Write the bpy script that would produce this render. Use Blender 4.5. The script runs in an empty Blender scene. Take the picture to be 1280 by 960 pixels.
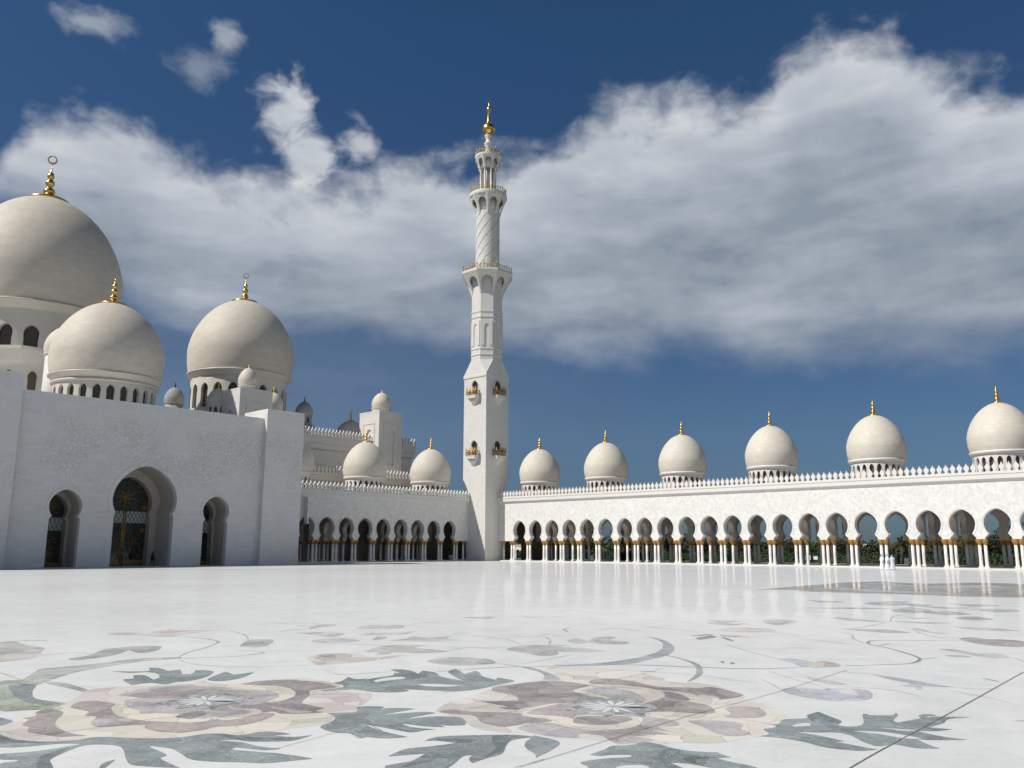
import bpy, math, random
from mathutils import Vector, Matrix
from mathutils.geometry import tessellate_polygon
R = math.radians
PI = math.pi
rng = random.Random(7)
scene = bpy.context.scene
COL = scene.collection

# ------------------------------------------------------------------ helpers
class MB:
    """collects vertices and faces of one mesh"""
    def __init__(s): s.v = []; s.f = []; s.m = []; s.sm = []
    def add(s, vs, fs, mi=0, smooth=False):
        o = len(s.v); s.v += [tuple(p) for p in vs]
        for f in fs: s.f.append(tuple(i + o for i in f)); s.m.append(mi); s.sm.append(smooth)
    def box(s, x0, x1, y0, y1, z0, z1, mi=0):
        s.add([(x0,y0,z0),(x1,y0,z0),(x1,y1,z0),(x0,y1,z0),(x0,y0,z1),(x1,y0,z1),(x1,y1,z1),(x0,y1,z1)],
              [(0,3,2,1),(4,5,6,7),(0,1,5,4),(1,2,6,5),(2,3,7,6),(3,0,4,7)], mi)
    def lathe(s, prof, n=24, c=(0,0), mi=0, smooth=True, rot=0.0, capb=True, capt=True, a0=0, a1=2*PI):
        """prof: list of (r,z)"""
        vs = []; fs = []; full = abs(a1-a0-2*PI) < 1e-6; m = n if full else n+1
        for r, z in prof:
            for i in range(m):
                a = rot + a0 + (a1-a0)*i/n; vs.append((c[0]+r*math.cos(a), c[1]+r*math.sin(a), z))
        for j in range(len(prof)-1):
            for i in range(n):
                k = (i+1) % m if full else i+1
                fs.append((j*m+i, j*m+k, (j+1)*m+k, (j+1)*m+i))
        s.add(vs, fs, mi, smooth)
        o = len(s.v) - len(vs)
        if full:
            if capb and prof[0][0] > 1e-4: s.f.append(tuple(o+i for i in range(n-1,-1,-1))); s.m.append(mi); s.sm.append(False)
            if capt and prof[-1][0] > 1e-4: s.f.append(tuple(o+(len(prof)-1)*m+i for i in range(n))); s.m.append(mi); s.sm.append(False)
    def tube(s, pts, r, n=6, mi=0, smooth=True):
        pts = [Vector(p) for p in pts]; rs = r if isinstance(r, (list, tuple)) else [r]*len(pts)
        vs = []; fs = []
        for i, p in enumerate(pts):
            t = (pts[min(i+1, len(pts)-1)] - pts[max(i-1, 0)]).normalized()
            u = t.orthogonal().normalized() if abs(t.z) > .9 else t.cross(Vector((0,0,1))).normalized()
            w = t.cross(u)
            for k in range(n):
                a = 2*PI*k/n; vs.append(tuple(p + (u*math.cos(a) + w*math.sin(a))*rs[i]))
        for i in range(len(pts)-1):
            for k in range(n):
                fs.append((i*n+k, i*n+(k+1)%n, (i+1)*n+(k+1)%n, (i+1)*n+k))
        fs.append(tuple(range(n-1,-1,-1))); fs.append(tuple((len(pts)-1)*n+k for k in range(n)))
        s.add(vs, fs, mi, smooth)
    def extrude(s, poly, d0, d1, fn, mi=0):
        """closed 2D polygon (u,z) between depths d0<d1, mapped by fn(u,d,z)"""
        n = len(poly)
        tri = tessellate_polygon([[Vector((p[0], p[1], 0)) for p in poly]])
        vs = [fn(u, d0, z) for u, z in poly] + [fn(u, d1, z) for u, z in poly]
        fs = [tuple(t) for t in tri] + [tuple(i+n for i in reversed(t)) for t in tri]
        fs += [(i, (i+1) % n, (i+1) % n + n, i + n) for i in range(n)]
        s.add(vs, fs, mi)
    def obj(s, name, mats, parent=None, origin=None, recalc=True):
        me = bpy.data.meshes.new(name)
        o3 = Vector(origin) if origin is not None else Vector((0,0,0))
        me.from_pydata([tuple(Vector(p) - o3) for p in s.v], [], s.f)
        if not isinstance(mats, (list, tuple)): mats = [mats]
        for m in mats: me.materials.append(m)
        for p, mi, sm in zip(me.polygons, s.m, s.sm): p.material_index = mi; p.use_smooth = sm
        if recalc:
            import bmesh
            bm = bmesh.new(); bm.from_mesh(me); bmesh.ops.recalc_face_normals(bm, faces=bm.faces); bm.to_mesh(me); bm.free()
        ob = bpy.data.objects.new(name, me); COL.objects.link(ob)
        if parent is not None:
            ob.parent = parent
            p = Vector((0,0,0)); q = parent
            while q is not None: p += q.location; q = q.parent
            ob.location = o3 - p
        else: ob.location = o3
        return ob

def root(name, loc, label, cat, group=None):
    o = bpy.data.objects.new(name, None); COL.objects.link(o); o.location = loc
    o.empty_display_size = 1
    o['label'] = label; o['category'] = cat
    if group: o['group'] = group
    return o
def tag(o, label, cat, group=None, kind=None):
    if label: o['label'] = label
    if cat: o['category'] = cat
    if group: o['group'] = group
    if kind: o['kind'] = kind
    return o

# ------------------------------------------------------------------ materials
def newmat(name):
    m = bpy.data.materials.new(name); m.use_nodes = True
    nt = m.node_tree; b = nt.nodes['Principled BSDF']
    return m, nt, b
def N(nt, typ, **kw):
    n = nt.nodes.new(typ)
    for k, v in kw.items():
        if k in n.inputs: n.inputs[k].default_value = v
        else: setattr(n, k, v)
    return n
def L(nt, a, b): nt.links.new(a, b)
def mix(nt, fac, a, b, blend='MIX'):
    n = nt.nodes.new('ShaderNodeMix'); n.data_type = 'RGBA'; n.blend_type = blend
    if hasattr(fac, 'default_value') or hasattr(fac, 'is_output'): L(nt, fac, n.inputs[0])
    else: n.inputs[0].default_value = fac
    for s, q in ((a, 6), (b, 7)):
        if isinstance(s, tuple): n.inputs[q].default_value = s if len(s) == 4 else (*s, 1)
        else: L(nt, s, n.inputs[q])
    return n.outputs[2]
def math_(nt, op, a, b=None, c=None, clamp=False):
    n = nt.nodes.new('ShaderNodeMath'); n.operation = op; n.use_clamp = clamp
    for i, s in enumerate((a, b, c)):
        if s is None: continue
        if isinstance(s, (int, float)): n.inputs[i].default_value = s
        else: L(nt, s, n.inputs[i])
    return n.outputs[0]
def ramp(nt, fac, stops):
    n = nt.nodes.new('ShaderNodeValToRGB'); L(nt, fac, n.inputs[0])
    cr = n.color_ramp
    while len(cr.elements) < len(stops): cr.elements.new(0.5)
    for e, (p, c) in zip(cr.elements, stops):
        e.position = p; e.color = (*c, 1) if isinstance(c, tuple) else (c, c, c, 1)
    return n.outputs[0]

def marble(name, base, base2, bw, bh, mode='wall', rough=.35, contrast=.5, joint=.86, bump=.15, mottling=.5, relief=False):
    m, nt, b = newmat(name)
    geo = N(nt, 'ShaderNodeNewGeometry'); sep = N(nt, 'ShaderNodeSeparateXYZ')
    tc = N(nt, 'ShaderNodeTexCoord')
    if mode == 'dome':
        L(nt, tc.outputs['Object'], sep.inputs[0])
        an = math_(nt, 'ARCTAN2', sep.outputs[1], sep.outputs[0])
        u = math_(nt, 'MULTIPLY', an, 10.0)
        w = sep.outputs[2]
    else:
        L(nt, geo.outputs['Position'], sep.inputs[0])
        u = math_(nt, 'ADD', sep.outputs[0], sep.outputs[1]); w = sep.outputs[2]
        if mode == 'diamond':
            u2 = math_(nt, 'ADD', u, w); w = math_(nt, 'SUBTRACT', w, u); u = u2
    cmb = N(nt, 'ShaderNodeCombineXYZ'); L(nt, u, cmb.inputs[0]); L(nt, w, cmb.inputs[1])
    br = N(nt, 'ShaderNodeTexBrick', **{'Scale': 1.0, 'Mortar Size': .018, 'Mortar Smooth': .3, 'Bias': 0.0, 'Brick Width': bw, 'Row Height': bh})
    br.inputs['Color1'].default_value = (0,0,0,1); br.inputs['Color2'].default_value = (1,1,1,1); br.inputs['Mortar'].default_value = (.5,.5,.5,1)
    if mode == 'diamond': br.offset = 0.0
    L(nt, cmb.outputs[0], br.inputs['Vector'])
    nz = N(nt, 'ShaderNodeTexNoise', **{'Scale': .35, 'Detail': 8.0, 'Roughness': .65}); L(nt, geo.outputs['Position'], nz.inputs['Vector'])
    nz2 = N(nt, 'ShaderNodeTexNoise', **{'Scale': 3.0, 'Detail': 5.0, 'Roughness': .6}); L(nt, geo.outputs['Position'], nz2.inputs['Vector'])
    c = mix(nt, math_(nt, 'MULTIPLY', br.outputs['Color'], contrast), base, base2)
    v = ramp(nt, nz.outputs[0], [(.3, 1-.10*mottling), (.7, 1.0)])
    c = mix(nt, 1.0, c, v, 'MULTIPLY')
    v2 = ramp(nt, nz2.outputs[0], [(.35, 1-.08*mottling), (.65, 1.0)])
    c = mix(nt, 1.0, c, v2, 'MULTIPLY')
    jf = math_(nt, 'MULTIPLY', br.outputs['Fac'], 1-joint)
    c = mix(nt, jf, c, (0.05,0.05,0.05))
    if relief:   # pale floral marquetry cut into the facade stone
        v3 = N(nt, 'ShaderNodeTexVoronoi', **{'Scale': 1.9}); v3.feature = 'DISTANCE_TO_EDGE'
        wp = mix(nt, .35, geo.outputs['Position'], nz2.outputs['Color'], 'ADD')
        L(nt, wp, v3.inputs['Vector'])
        n3 = N(nt, 'ShaderNodeTexNoise', **{'Scale': .13, 'Detail': 2.0}); L(nt, geo.outputs['Position'], n3.inputs['Vector'])
        zf = math_(nt, 'MULTIPLY', math_(nt, 'SMOOTH_MIN', math_(nt, 'SUBTRACT', sep.outputs[2], 7.5), 5.0, 1.0), .2, clamp=True)
        zt = math_(nt, 'MULTIPLY', math_(nt, 'SUBTRACT', 19.3, sep.outputs[2]), .5, clamp=True)
        f = math_(nt, 'MULTIPLY', math_(nt, 'LESS_THAN', v3.outputs['Distance'], .11), ramp(nt, n3.outputs[0], [(.42, 0.0), (.55, 1.0)]))
        f = math_(nt, 'MULTIPLY', math_(nt, 'MULTIPLY', f, zf), zt)
        n4 = N(nt, 'ShaderNodeTexNoise', **{'Scale': 1.1, 'Detail': 1.0}); L(nt, geo.outputs['Position'], n4.inputs['Vector'])
        tint = ramp(nt, n4.outputs[0], [(.42, (.47,.40,.38)), (.58, (.42,.44,.43))])
        c = mix(nt, math_(nt, 'MULTIPLY', f, .42), c, tint)
    L(nt, c, b.inputs['Base Color']); b.inputs['Roughness'].default_value = rough
    b.inputs['Specular IOR Level'].default_value = .25
    if bump:
        bp = N(nt, 'ShaderNodeBump', **{'Strength': bump, 'Distance': .02})
        h = math_(nt, 'SUBTRACT', nz2.outputs[0], br.outputs['Fac']); L(nt, h, bp.inputs['Height']); L(nt, bp.outputs[0], b.inputs['Normal'])
    return m
WALLC = (.74,.715,.675); WALLC2 = (.66,.64,.605)
M = {}
M['wall'] = marble('marble_blocks', WALLC, WALLC2, 1.2, .6)
M['facade'] = marble('facade_marble_marquetry', (.73,.715,.69), (.64,.63,.615), 1.2, .6, relief=True, contrast=.55, joint=.86)
M['carved'] = marble('carved_marble_diamonds', (.80,.785,.75), (.66,.65,.625),   .52, .52, mode='diamond', contrast=.9, joint=.93)
M['trim'] = marble('smooth_marble_trim', (.73,.705,.665), (.69,.67,.63), 2.4, 3.0, contrast=.3, joint=.97, bump=.05)
M['dome'] = marble('dome_marble_courses', (.66,.605,.52), (.575,.53,.455), 1.1, .55, mode='dome', contrast=.8, joint=.86, rough=.6)
M['trimcream'] = marble('cream_marble_trim', (.66,.62,.555), (.60,.565,.51), 2.4, 3.0, contrast=.3, joint=.97, bump=.05)
M['tower'] = marble('tower_marble', (.72,.70,.665), (.645,.63,.60), .9, .75, contrast=.6, joint=.88)
M['domewhite'] = marble('white_dome_marble', (.675,.63,.545), (.60,.56,.485), 1.1, .55, mode='dome', contrast=.8, joint=.86, rough=.6)
M['roofgrey'] = marble('grey_dome_courses', (.34,.35,.355), (.30,.31,.315), .8, .5, mode='dome', contrast=.6, rough=.75)  # greyer tone than the other domes, for two small roof domes and bases
M['shadewall'] = marble('shaded_marble', (.50,.46,.41), (.45,.415,.37), 1.2, .6)  # marble darkened, the shade of the interiors put into its colour

def simple(name, col, rough=.5, metal=0.0, noise=None, spec=.5, bump=0, scale=2.0):
    m, nt, b = newmat(name)
    b.inputs['Roughness'].default_value = rough; b.inputs['Metallic'].default_value = metal
    b.inputs['Specular IOR Level'].default_value = spec
    geo = N(nt, 'ShaderNodeNewGeometry')
    nz = N(nt, 'ShaderNodeTexNoise', **{'Scale': scale, 'Detail': 5.0, 'Roughness': .6}); L(nt, geo.outputs['Position'], nz.inputs['Vector'])
    k = noise if noise is not None else .15
    lo = tuple(c*(1-k) for c in col); hi = tuple(min(1, c*(1+k)) for c in col)
    L(nt, ramp(nt, nz.outputs[0], [(.3, lo), (.7, hi)]), b.inputs['Base Color'])
    if bump:
        bp = N(nt, 'ShaderNodeBump', **{'Strength': bump, 'Distance': .05}); L(nt, nz.outputs[0], bp.inputs['Height']); L(nt, bp.outputs[0], b.inputs['Normal'])
    return m
M['gold'] = simple('gilded_metal', (.80,.52,.16), .28, 1.0, .2)
M['capital'] = simple('gilded_capital', (.52,.30,.09), .45, .7, .35, scale=9.0)
M['column'] = simple('white_marble_column', (.76,.735,.70), .25, 0, .05)
M['railgold'] = simple('gilded_railing', (.50,.34,.13), .42, .8, .3)
M['bronze'] = simple('gilded_lattice', (.30,.20,.07), .45, .6, .3)
M['dark'] = simple('dark_interior', (.02,.022,.025), .3, 0, .2)
M['glass'] = simple('dark_window_glass', (.02,.024,.026), .08, 0, .3, spec=.6)
M['transom'] = simple('frosted_green_glass', (.42,.52,.48), .2, 0, .15)
M['amber'] = simple('amber_lattice_window', (.09,.07,.045), .3, 0, .5, scale=6)
M['bark'] = simple('bark', (.10,.075,.05), .9, 0, .3, scale=8)
M['leaf'] = simple('tree_leaves', (.024,.038,.012), .7, 0, .6, scale=1.2)
M['palm'] = simple('palm_fronds', (.085,.085,.045), .6, 0, .4, scale=2)
M['hedge'] = simple('hedge_leaves', (.022,.04,.010), .7, 0, .6, scale=4)
M['green'] = simple('green_canvas', (.01,.17,.07), .7)
M['robe'] = simple('white_cloth', (.80,.80,.84), .9, 0, .04)
M['skin'] = simple('skin', (.36,.21,.14), .6, 0, .05)
M['black'] = simple('black_cloth', (.012,.012,.014), .8)
M['metal'] = simple('dark_metal', (.03,.03,.03), .4, .6)
M['plaster'] = simple('white_plaster', (.62,.62,.62), .8)
M['soil'] = simple('garden_ground', (.10,.105,.055), .95, 0, .5, scale=.4)
M['paving'] = simple('paving', (.35,.33,.30), .8, 0, .15, scale=1)
M['pot'] = simple('white_pot', (.75,.75,.72), .5)
M['asphalt'] = simple('asphalt', (.06,.06,.062), .9, 0, .2)

def floor_mat(name, col, rough, vein=.12, tint=None, slabs=True, gloss=.35):
    m, nt, b = newmat(name)
    geo = N(nt, 'ShaderNodeNewGeometry')
    n1 = N(nt, 'ShaderNodeTexNoise', **{'Scale': .9, 'Detail': 9.0, 'Roughness': .68, 'Distortion': .6}); L(nt, geo.outputs['Position'], n1.inputs['Vector'])
    n2 = N(nt, 'ShaderNodeTexNoise', **{'Scale': 9.0, 'Detail': 8.0, 'Roughness': .75}); L(nt, geo.outputs['Position'], n2.inputs['Vector'])
    n3 = N(nt, 'ShaderNodeTexNoise', **{'Scale': .07, 'Detail': 3.0}); L(nt, geo.outputs['Position'], n3.inputs['Vector'])
    f = math_(nt, 'ADD', math_(nt, 'MULTIPLY', n1.outputs[0], .6), math_(nt, 'MULTIPLY', n2.outputs[0], .4))
    lo = tuple(c*(1-vein) for c in col); hi = tuple(min(1, c*(1+vein*.7)) for c in col)
    if tint: lo = tuple((a+t)/2 for a, t in zip(lo, tint))
    c = ramp(nt, f, [(.36, lo), (.5, col), (.64, hi)])
    if slabs:
        br = N(nt, 'ShaderNodeTexBrick', **{'Scale': 1.0, 'Mortar Size': .004, 'Brick Width': 2.4, 'Row Height': 2.4}); br.offset = 0
        br.inputs['Color1'].default_value = (0,0,0,1); br.inputs['Color2'].default_value = (1,1,1,1); br.inputs['Mortar'].default_value = (.5,.5,.5,1)
        L(nt, geo.outputs['Position'], br.inputs['Vector'])
        c = mix(nt, math_(nt, 'MULTIPLY', br.outputs['Color'], .05), c, (.5,.52,.54))
        c = mix(nt, math_(nt, 'MULTIPLY', br.outputs['Fac'], .25), c, (.3,.3,.3))
        st = ramp(nt, n3.outputs[0], [(.35, .93), (.6, 1.0)])
        c = mix(nt, 1.0, c, st, 'MULTIPLY')
    else:
        vo = N(nt, 'ShaderNodeTexVoronoi', **{'Scale': 1.7}); vo.feature = 'DISTANCE_TO_EDGE'; L(nt, mix(nt, .25, geo.outputs['Position'], n1.outputs['Color'], 'ADD'), vo.inputs['Vector'])
        c = mix(nt, math_(nt, 'MULTIPLY', math_(nt, 'LESS_THAN', vo.outputs['Distance'], .010), .35), c, (.12,.12,.12))
        vc = N(nt, 'ShaderNodeTexVoronoi', **{'Scale': 1.7}); L(nt, mix(nt, .25, geo.outputs['Position'], n1.outputs['Color'], 'ADD'), vc.inputs['Vector'])
        sepc = N(nt, 'ShaderNodeSeparateXYZ'); L(nt, vc.outputs['Color'], sepc.inputs[0])
        c = mix(nt, 1.0, c, ramp(nt, sepc.outputs[0], [(0.0, .80), (1.0, 1.14)]), 'MULTIPLY')
        wv = N(nt, 'ShaderNodeTexNoise', **{'Scale': 2.2, 'Detail': 7.0, 'Roughness': .6, 'Distortion': 1.6}); L(nt, geo.outputs['Position'], wv.inputs['Vector'])
        vein_ = math_(nt, 'LESS_THAN', math_(nt, 'ABSOLUTE', math_(nt, 'SUBTRACT', wv.outputs[0], .5)), .008)
        c = mix(nt, math_(nt, 'MULTIPLY', vein_, .30), c, (.75,.76,.75))
    L(nt, c, b.inputs['Base Color']); b.inputs['Roughness'].default_value = .85; b.inputs['Specular IOR Level'].default_value = .1
    gl = N(nt, 'ShaderNodeBsdfGlossy'); gl.inputs['Color'].default_value = (1,1,1,1)
    r = math_(nt, 'MULTIPLY_ADD', ramp(nt, n3.outputs[0], [(.42, 1.0), (.56, 0.0)]), rough*.4, .03)
    L(nt, r, gl.inputs['Roughness'])
    dp = nt.nodes.new('ShaderNodeVectorMath'); dp.operation = 'DOT_PRODUCT'; L(nt, geo.outputs['Incoming'], dp.inputs[0]); L(nt, geo.outputs['Normal'], dp.inputs[1])
    f2 = math_(nt, 'MULTIPLY_ADD', math_(nt, 'POWER', math_(nt, 'SUBTRACT', 1.0, math_(nt, 'ABSOLUTE', dp.outputs['Value'])), 19.0), gloss, .012)
    ms = N(nt, 'ShaderNodeMixShader'); L(nt, f2, ms.inputs[0]); L(nt, b.outputs[0], ms.inputs[1]); L(nt, gl.outputs[0], ms.inputs[2])
    L(nt, ms.outputs[0], nt.nodes['Material Output'].inputs['Surface'])
    bp = N(nt, 'ShaderNodeBump', **{'Strength': .03, 'Distance': .01}); L(nt, n2.outputs[0], bp.inputs['Height']); L(nt, bp.outputs[0], b.inputs['Normal'])
    return m
M['floor'] = floor_mat('polished_white_marble', (.675,.685,.685), .17, .11)
INL = dict(cream=(.63,.60,.535), pinkcream=(.62,.585,.545), pink=(.59,.545,.53), yellow=(.635,.60,.51), mauve=(.35,.315,.315), greymauve=(.43,.41,.415),
           rose=(.40,.34,.33), rosemauve=(.41,.37,.36), plum=(.285,.255,.265), slate=(.255,.292,.302), dark=(.175,.205,.215), marble=(.675,.685,.685), olive=(.38,.41,.37),
           sage=(.45,.465,.445), green=(.37,.405,.33), grey=(.46,.465,.46), slatepale=(.37,.395,.41), palemauve=(.52,.52,.535), bluemauve=(.46,.48,.515),
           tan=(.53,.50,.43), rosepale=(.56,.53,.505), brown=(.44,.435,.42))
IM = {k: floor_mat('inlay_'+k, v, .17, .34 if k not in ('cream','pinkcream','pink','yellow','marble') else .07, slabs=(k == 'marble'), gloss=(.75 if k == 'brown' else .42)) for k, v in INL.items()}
M['joint'] = simple('floor_joint', (.22,.215,.20), .8, 0, .6, scale=6.0)
INLAY = [
('flower','cream',1,0,[(-13.47,4.14),(-13.02,4.19),(-12.59,4.42),(-12.39,4.68),(-12.32,4.96),(-12.09,5.18),(-11.79,5.45),(-11.59,5.71),(-11.48,5.88),(-11.43,6.05),(-11.34,6.29),(-11.09,6.35),(-11.04,6.50),(-11.08,6.66),(-10.98,6.81),(-10.94,7.14),(-10.89,7.48),(-11.03,7.80),(-11.25,7.99),(-11.49,8.02),(-11.71,7.98),(-11.65,8.09),(-11.31,8.42),(-11.53,8.64),(-11.55,8.86),(-11.39,8.43),(-11.63,8.72),(-12.05,9.27),(-12.51,9.66),(-12.79,9.71),(-13.17,9.73),(-13.10,9.70),(-13.16,9.35),(-13.31,9.09),(-13.33,9.48),(-13.49,9.72),(-13.98,9.90),(-14.46,9.89),(-14.83,9.80),(-15.14,9.17),(-15.17,8.56),(-15.51,8.30),(-16.01,8.37),(-15.72,7.89),(-15.94,7.43),(-16.33,7.05),(-16.38,6.41),(-15.94,6.08),(-15.43,5.77),(-15.34,5.62),(-15.00,5.34),(-14.84,5.06),(-14.49,4.74),(-14.27,4.57),(-13.96,4.28)]),
('petal','pink',2,0,[(-13.90,4.27),(-14.21,4.55),(-14.25,4.66),(-13.75,4.55),(-13.30,4.43),(-12.93,4.53),(-12.62,4.71),(-12.49,4.87),(-12.39,4.68),(-12.60,4.42),(-13.03,4.19),(-13.48,4.14)]),
('petal','pink',2,0,[(-15.40,5.76),(-16.00,6.12),(-16.40,6.47),(-16.28,7.03),(-15.98,7.45),(-15.74,7.99),(-14.87,7.56),(-15.55,7.12),(-15.10,6.59),(-14.49,6.11),(-14.87,6.08),(-15.15,6.04),(-15.04,5.77)]),
('petal','pink',2,0,[(-12.55,8.29),(-12.75,8.59),(-13.12,8.80),(-13.21,9.08),(-13.14,9.34),(-13.09,9.69),(-13.14,9.71),(-12.77,9.69),(-12.49,9.63),(-12.05,9.27),(-11.63,8.72),(-11.41,8.44),(-11.54,8.65),(-11.34,8.43),(-11.67,8.10),(-11.96,8.23)]),
('petal','mauve',3,0,[(-14.84,5.06),(-14.87,5.24),(-14.66,5.32),(-14.37,5.26),(-13.90,5.00),(-13.51,4.86),(-13.20,4.81),(-12.82,4.83),(-12.49,4.92),(-12.61,4.76),(-12.69,4.63),(-13.00,4.53),(-13.26,4.45),(-13.41,4.46),(-13.67,4.56),(-13.91,4.55),(-14.25,4.74),(-14.43,4.72),(-14.49,4.90)]),
('petal','mauve',3,0,[(-14.81,5.53),(-15.21,5.78),(-15.21,6.02),(-14.99,6.10),(-14.64,6.15),(-14.29,5.95),(-13.75,5.79),(-13.33,5.79),(-12.99,5.89),(-12.66,6.06),(-12.31,6.29),(-12.33,6.61),(-12.12,6.74),(-12.27,7.31),(-12.08,7.50),(-11.81,7.19),(-11.68,6.87),(-11.69,6.64),(-11.82,6.37),(-11.75,6.22),(-11.75,6.01),(-11.83,5.84),(-12.09,5.75),(-12.36,5.70),(-12.65,5.74),(-12.79,5.59),(-12.90,5.38),(-13.05,5.24),(-13.37,5.29),(-13.78,5.52),(-14.01,5.45),(-14.29,5.60)]),
('petal','greymauve',4,0,[(-13.42,5.32),(-13.54,5.51),(-13.28,5.80),(-13.02,5.71),(-12.91,5.51),(-13.01,5.30),(-13.18,5.25)]),
('petal','rose',4,0,[(-12.69,5.88),(-12.45,6.12),(-12.23,6.26),(-12.02,6.24),(-11.81,6.09),(-11.83,5.89),(-12.07,5.70),(-12.46,5.67)]),
('petal','rose',4,0,[(-12.11,6.75),(-12.24,7.29),(-12.06,7.47),(-11.83,7.18),(-11.71,6.86),(-11.81,6.66)]),
('petal','plum',3,0,[(-13.02,7.46),(-13.08,7.83),(-12.95,8.00),(-13.01,8.29),(-13.31,8.65),(-14.01,8.98),(-14.30,8.97),(-14.69,8.78),(-15.06,8.59),(-15.14,9.04),(-14.87,9.49),(-14.23,9.73),(-13.64,9.69),(-13.47,9.55),(-13.55,9.12),(-13.12,8.80),(-12.61,8.32),(-12.28,8.28),(-11.91,8.27),(-11.85,8.07),(-11.64,8.10),(-11.77,7.80),(-12.01,7.57),(-12.27,7.57),(-12.35,7.41),(-12.78,7.42)]),
('petal','mauve',4,0,[(-15.06,8.59),(-15.14,9.04),(-14.87,9.49),(-14.23,9.73),(-13.64,9.69),(-13.47,9.55),(-13.64,9.34),(-13.54,9.05),(-13.79,8.96),(-14.09,8.97),(-14.69,8.78)]),
('petal','greymauve',4,0,[(-12.64,7.74),(-12.45,7.83),(-12.01,7.91),(-11.81,8.02),(-11.77,7.80),(-12.05,7.70)]),
('petal','greymauve',3,0,[(-14.16,6.17),(-14.81,6.37),(-14.96,6.73),(-15.44,6.53),(-15.61,6.72),(-15.84,6.79),(-15.63,6.81),(-15.89,7.13),(-15.68,7.18),(-15.75,7.62),(-15.64,7.85),(-15.23,8.01),(-14.88,8.20),(-14.51,8.32),(-13.88,8.54),(-13.44,8.42),(-13.12,8.02),(-12.98,7.78),(-13.02,7.46),(-12.65,7.37),(-12.41,7.26),(-12.42,6.92),(-12.46,6.56),(-12.76,6.51),(-12.88,6.32),(-13.10,6.47),(-13.39,6.30),(-13.53,6.08),(-13.79,6.17)]),
('petal','mauve',4,0,[(-15.27,6.63),(-15.47,7.08),(-15.10,7.67),(-14.97,7.87),(-14.68,8.09),(-14.14,8.28),(-13.98,7.96),(-14.30,7.64),(-14.52,7.37),(-14.49,6.99),(-14.84,6.74)]),
('petal','plum',4,0,[(-12.89,6.33),(-13.05,6.50),(-13.09,6.68),(-13.05,6.85),(-12.73,6.70),(-12.60,6.42),(-12.66,6.29)]),
('petal','yellow',4,0,[(-15.18,7.95),(-15.28,8.32),(-14.81,8.66),(-14.35,8.95),(-13.75,8.88),(-13.34,8.66),(-13.03,8.31),(-13.02,8.02),(-13.40,8.39),(-13.92,8.56),(-14.57,8.38),(-15.01,8.18)]),
('petal','yellow',4,0,[(-14.23,5.92),(-14.55,6.14),(-14.54,6.25),(-14.16,6.17),(-13.79,6.17),(-13.49,6.09),(-13.10,6.47),(-12.88,6.31),(-12.54,6.41),(-12.39,6.50),(-12.33,6.30),(-12.66,6.06),(-13.03,5.85),(-13.57,5.79)]),
('petal','cream',5,0.1,[(-13.16,7.32),(-12.84,7.28),(-12.58,7.44),(-12.31,7.36),(-12.23,7.11),(-12.17,6.76),(-12.44,6.66),(-12.32,6.46),(-12.46,6.26),(-12.75,6.12)]),
('flower','pinkcream',1,0,[(-10.51,9.38),(-10.91,9.99),(-11.03,10.37),(-11.32,11.38),(-11.52,11.65),(-11.46,12.07),(-11.39,12.92),(-11.89,13.83),(-12.34,14.06),(-12.42,14.49),(-11.86,14.86),(-10.95,15.21),(-10.06,14.77),(-9.32,14.69),(-8.61,14.68),(-8.71,14.66),(-7.83,14.13),(-7.56,13.67),(-7.00,13.43),(-6.50,12.94),(-6.32,12.63),(-6.32,12.09),(-5.99,11.28),(-6.07,11.01),(-6.20,10.45),(-6.41,10.25),(-6.62,10.10),(-6.66,9.88),(-6.91,9.82),(-7.00,9.43),(-7.26,9.54),(-7.67,9.39),(-7.90,9.23),(-8.38,9.16),(-8.66,8.95),(-9.14,8.90),(-9.65,9.14),(-10.15,9.30)]),
('petal','cream',2,0,[(-7.13,11.22),(-6.88,11.18),(-6.46,10.90),(-6.19,10.96),(-6.13,10.64),(-6.27,10.38),(-6.41,10.25),(-6.62,10.10),(-6.87,10.04),(-7.20,9.97),(-7.08,10.36),(-7.15,10.99)]),
('petal','cream',2,0,[(-7.95,11.61),(-7.47,12.70),(-7.46,12.71),(-7.16,12.47),(-7.04,12.09),(-7.31,11.51),(-7.29,11.45),(-7.51,11.39)]),
('petal','mauve',3,0,[(-11.30,11.40),(-11.48,11.69),(-11.45,12.22),(-11.29,12.80),(-11.14,13.03),(-10.46,13.06),(-10.33,12.94),(-10.26,12.54),(-10.07,12.27),(-9.67,12.11),(-9.17,12.09),(-8.88,11.78),(-9.20,11.67),(-9.37,11.30),(-9.58,11.14),(-9.54,10.44),(-9.72,10.27),(-9.98,10.24),(-9.95,10.41),(-10.57,10.42),(-10.37,10.71),(-10.18,10.90),(-10.65,11.26),(-11.07,11.28)]),
('petal','plum',4,0,[(-10.58,10.43),(-10.35,10.69),(-10.18,10.90),(-9.74,10.75),(-9.73,10.49),(-9.72,10.27),(-9.98,10.23),(-9.95,10.41),(-10.32,10.41)]),
('petal','mauve',3,0,[(-10.37,9.34),(-10.42,9.58),(-10.05,9.71),(-9.46,10.14),(-9.27,10.00),(-8.91,10.10),(-8.98,10.09),(-8.69,10.03),(-8.82,9.65),(-8.85,9.77),(-8.87,9.31),(-9.04,9.21),(-9.33,9.23),(-9.53,9.34),(-9.85,9.52)]),
('petal','rose',4,0,[(-10.38,9.36),(-10.42,9.58),(-10.06,9.69),(-9.92,9.52),(-10.17,9.38)]),
('petal','rosemauve',3,0,[(-9.40,10.29),(-9.53,10.78),(-9.49,11.10),(-9.27,11.22),(-9.04,11.44),(-8.63,10.95),(-8.68,10.57),(-8.55,10.38),(-8.88,10.38),(-9.30,10.18)]),
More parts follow.
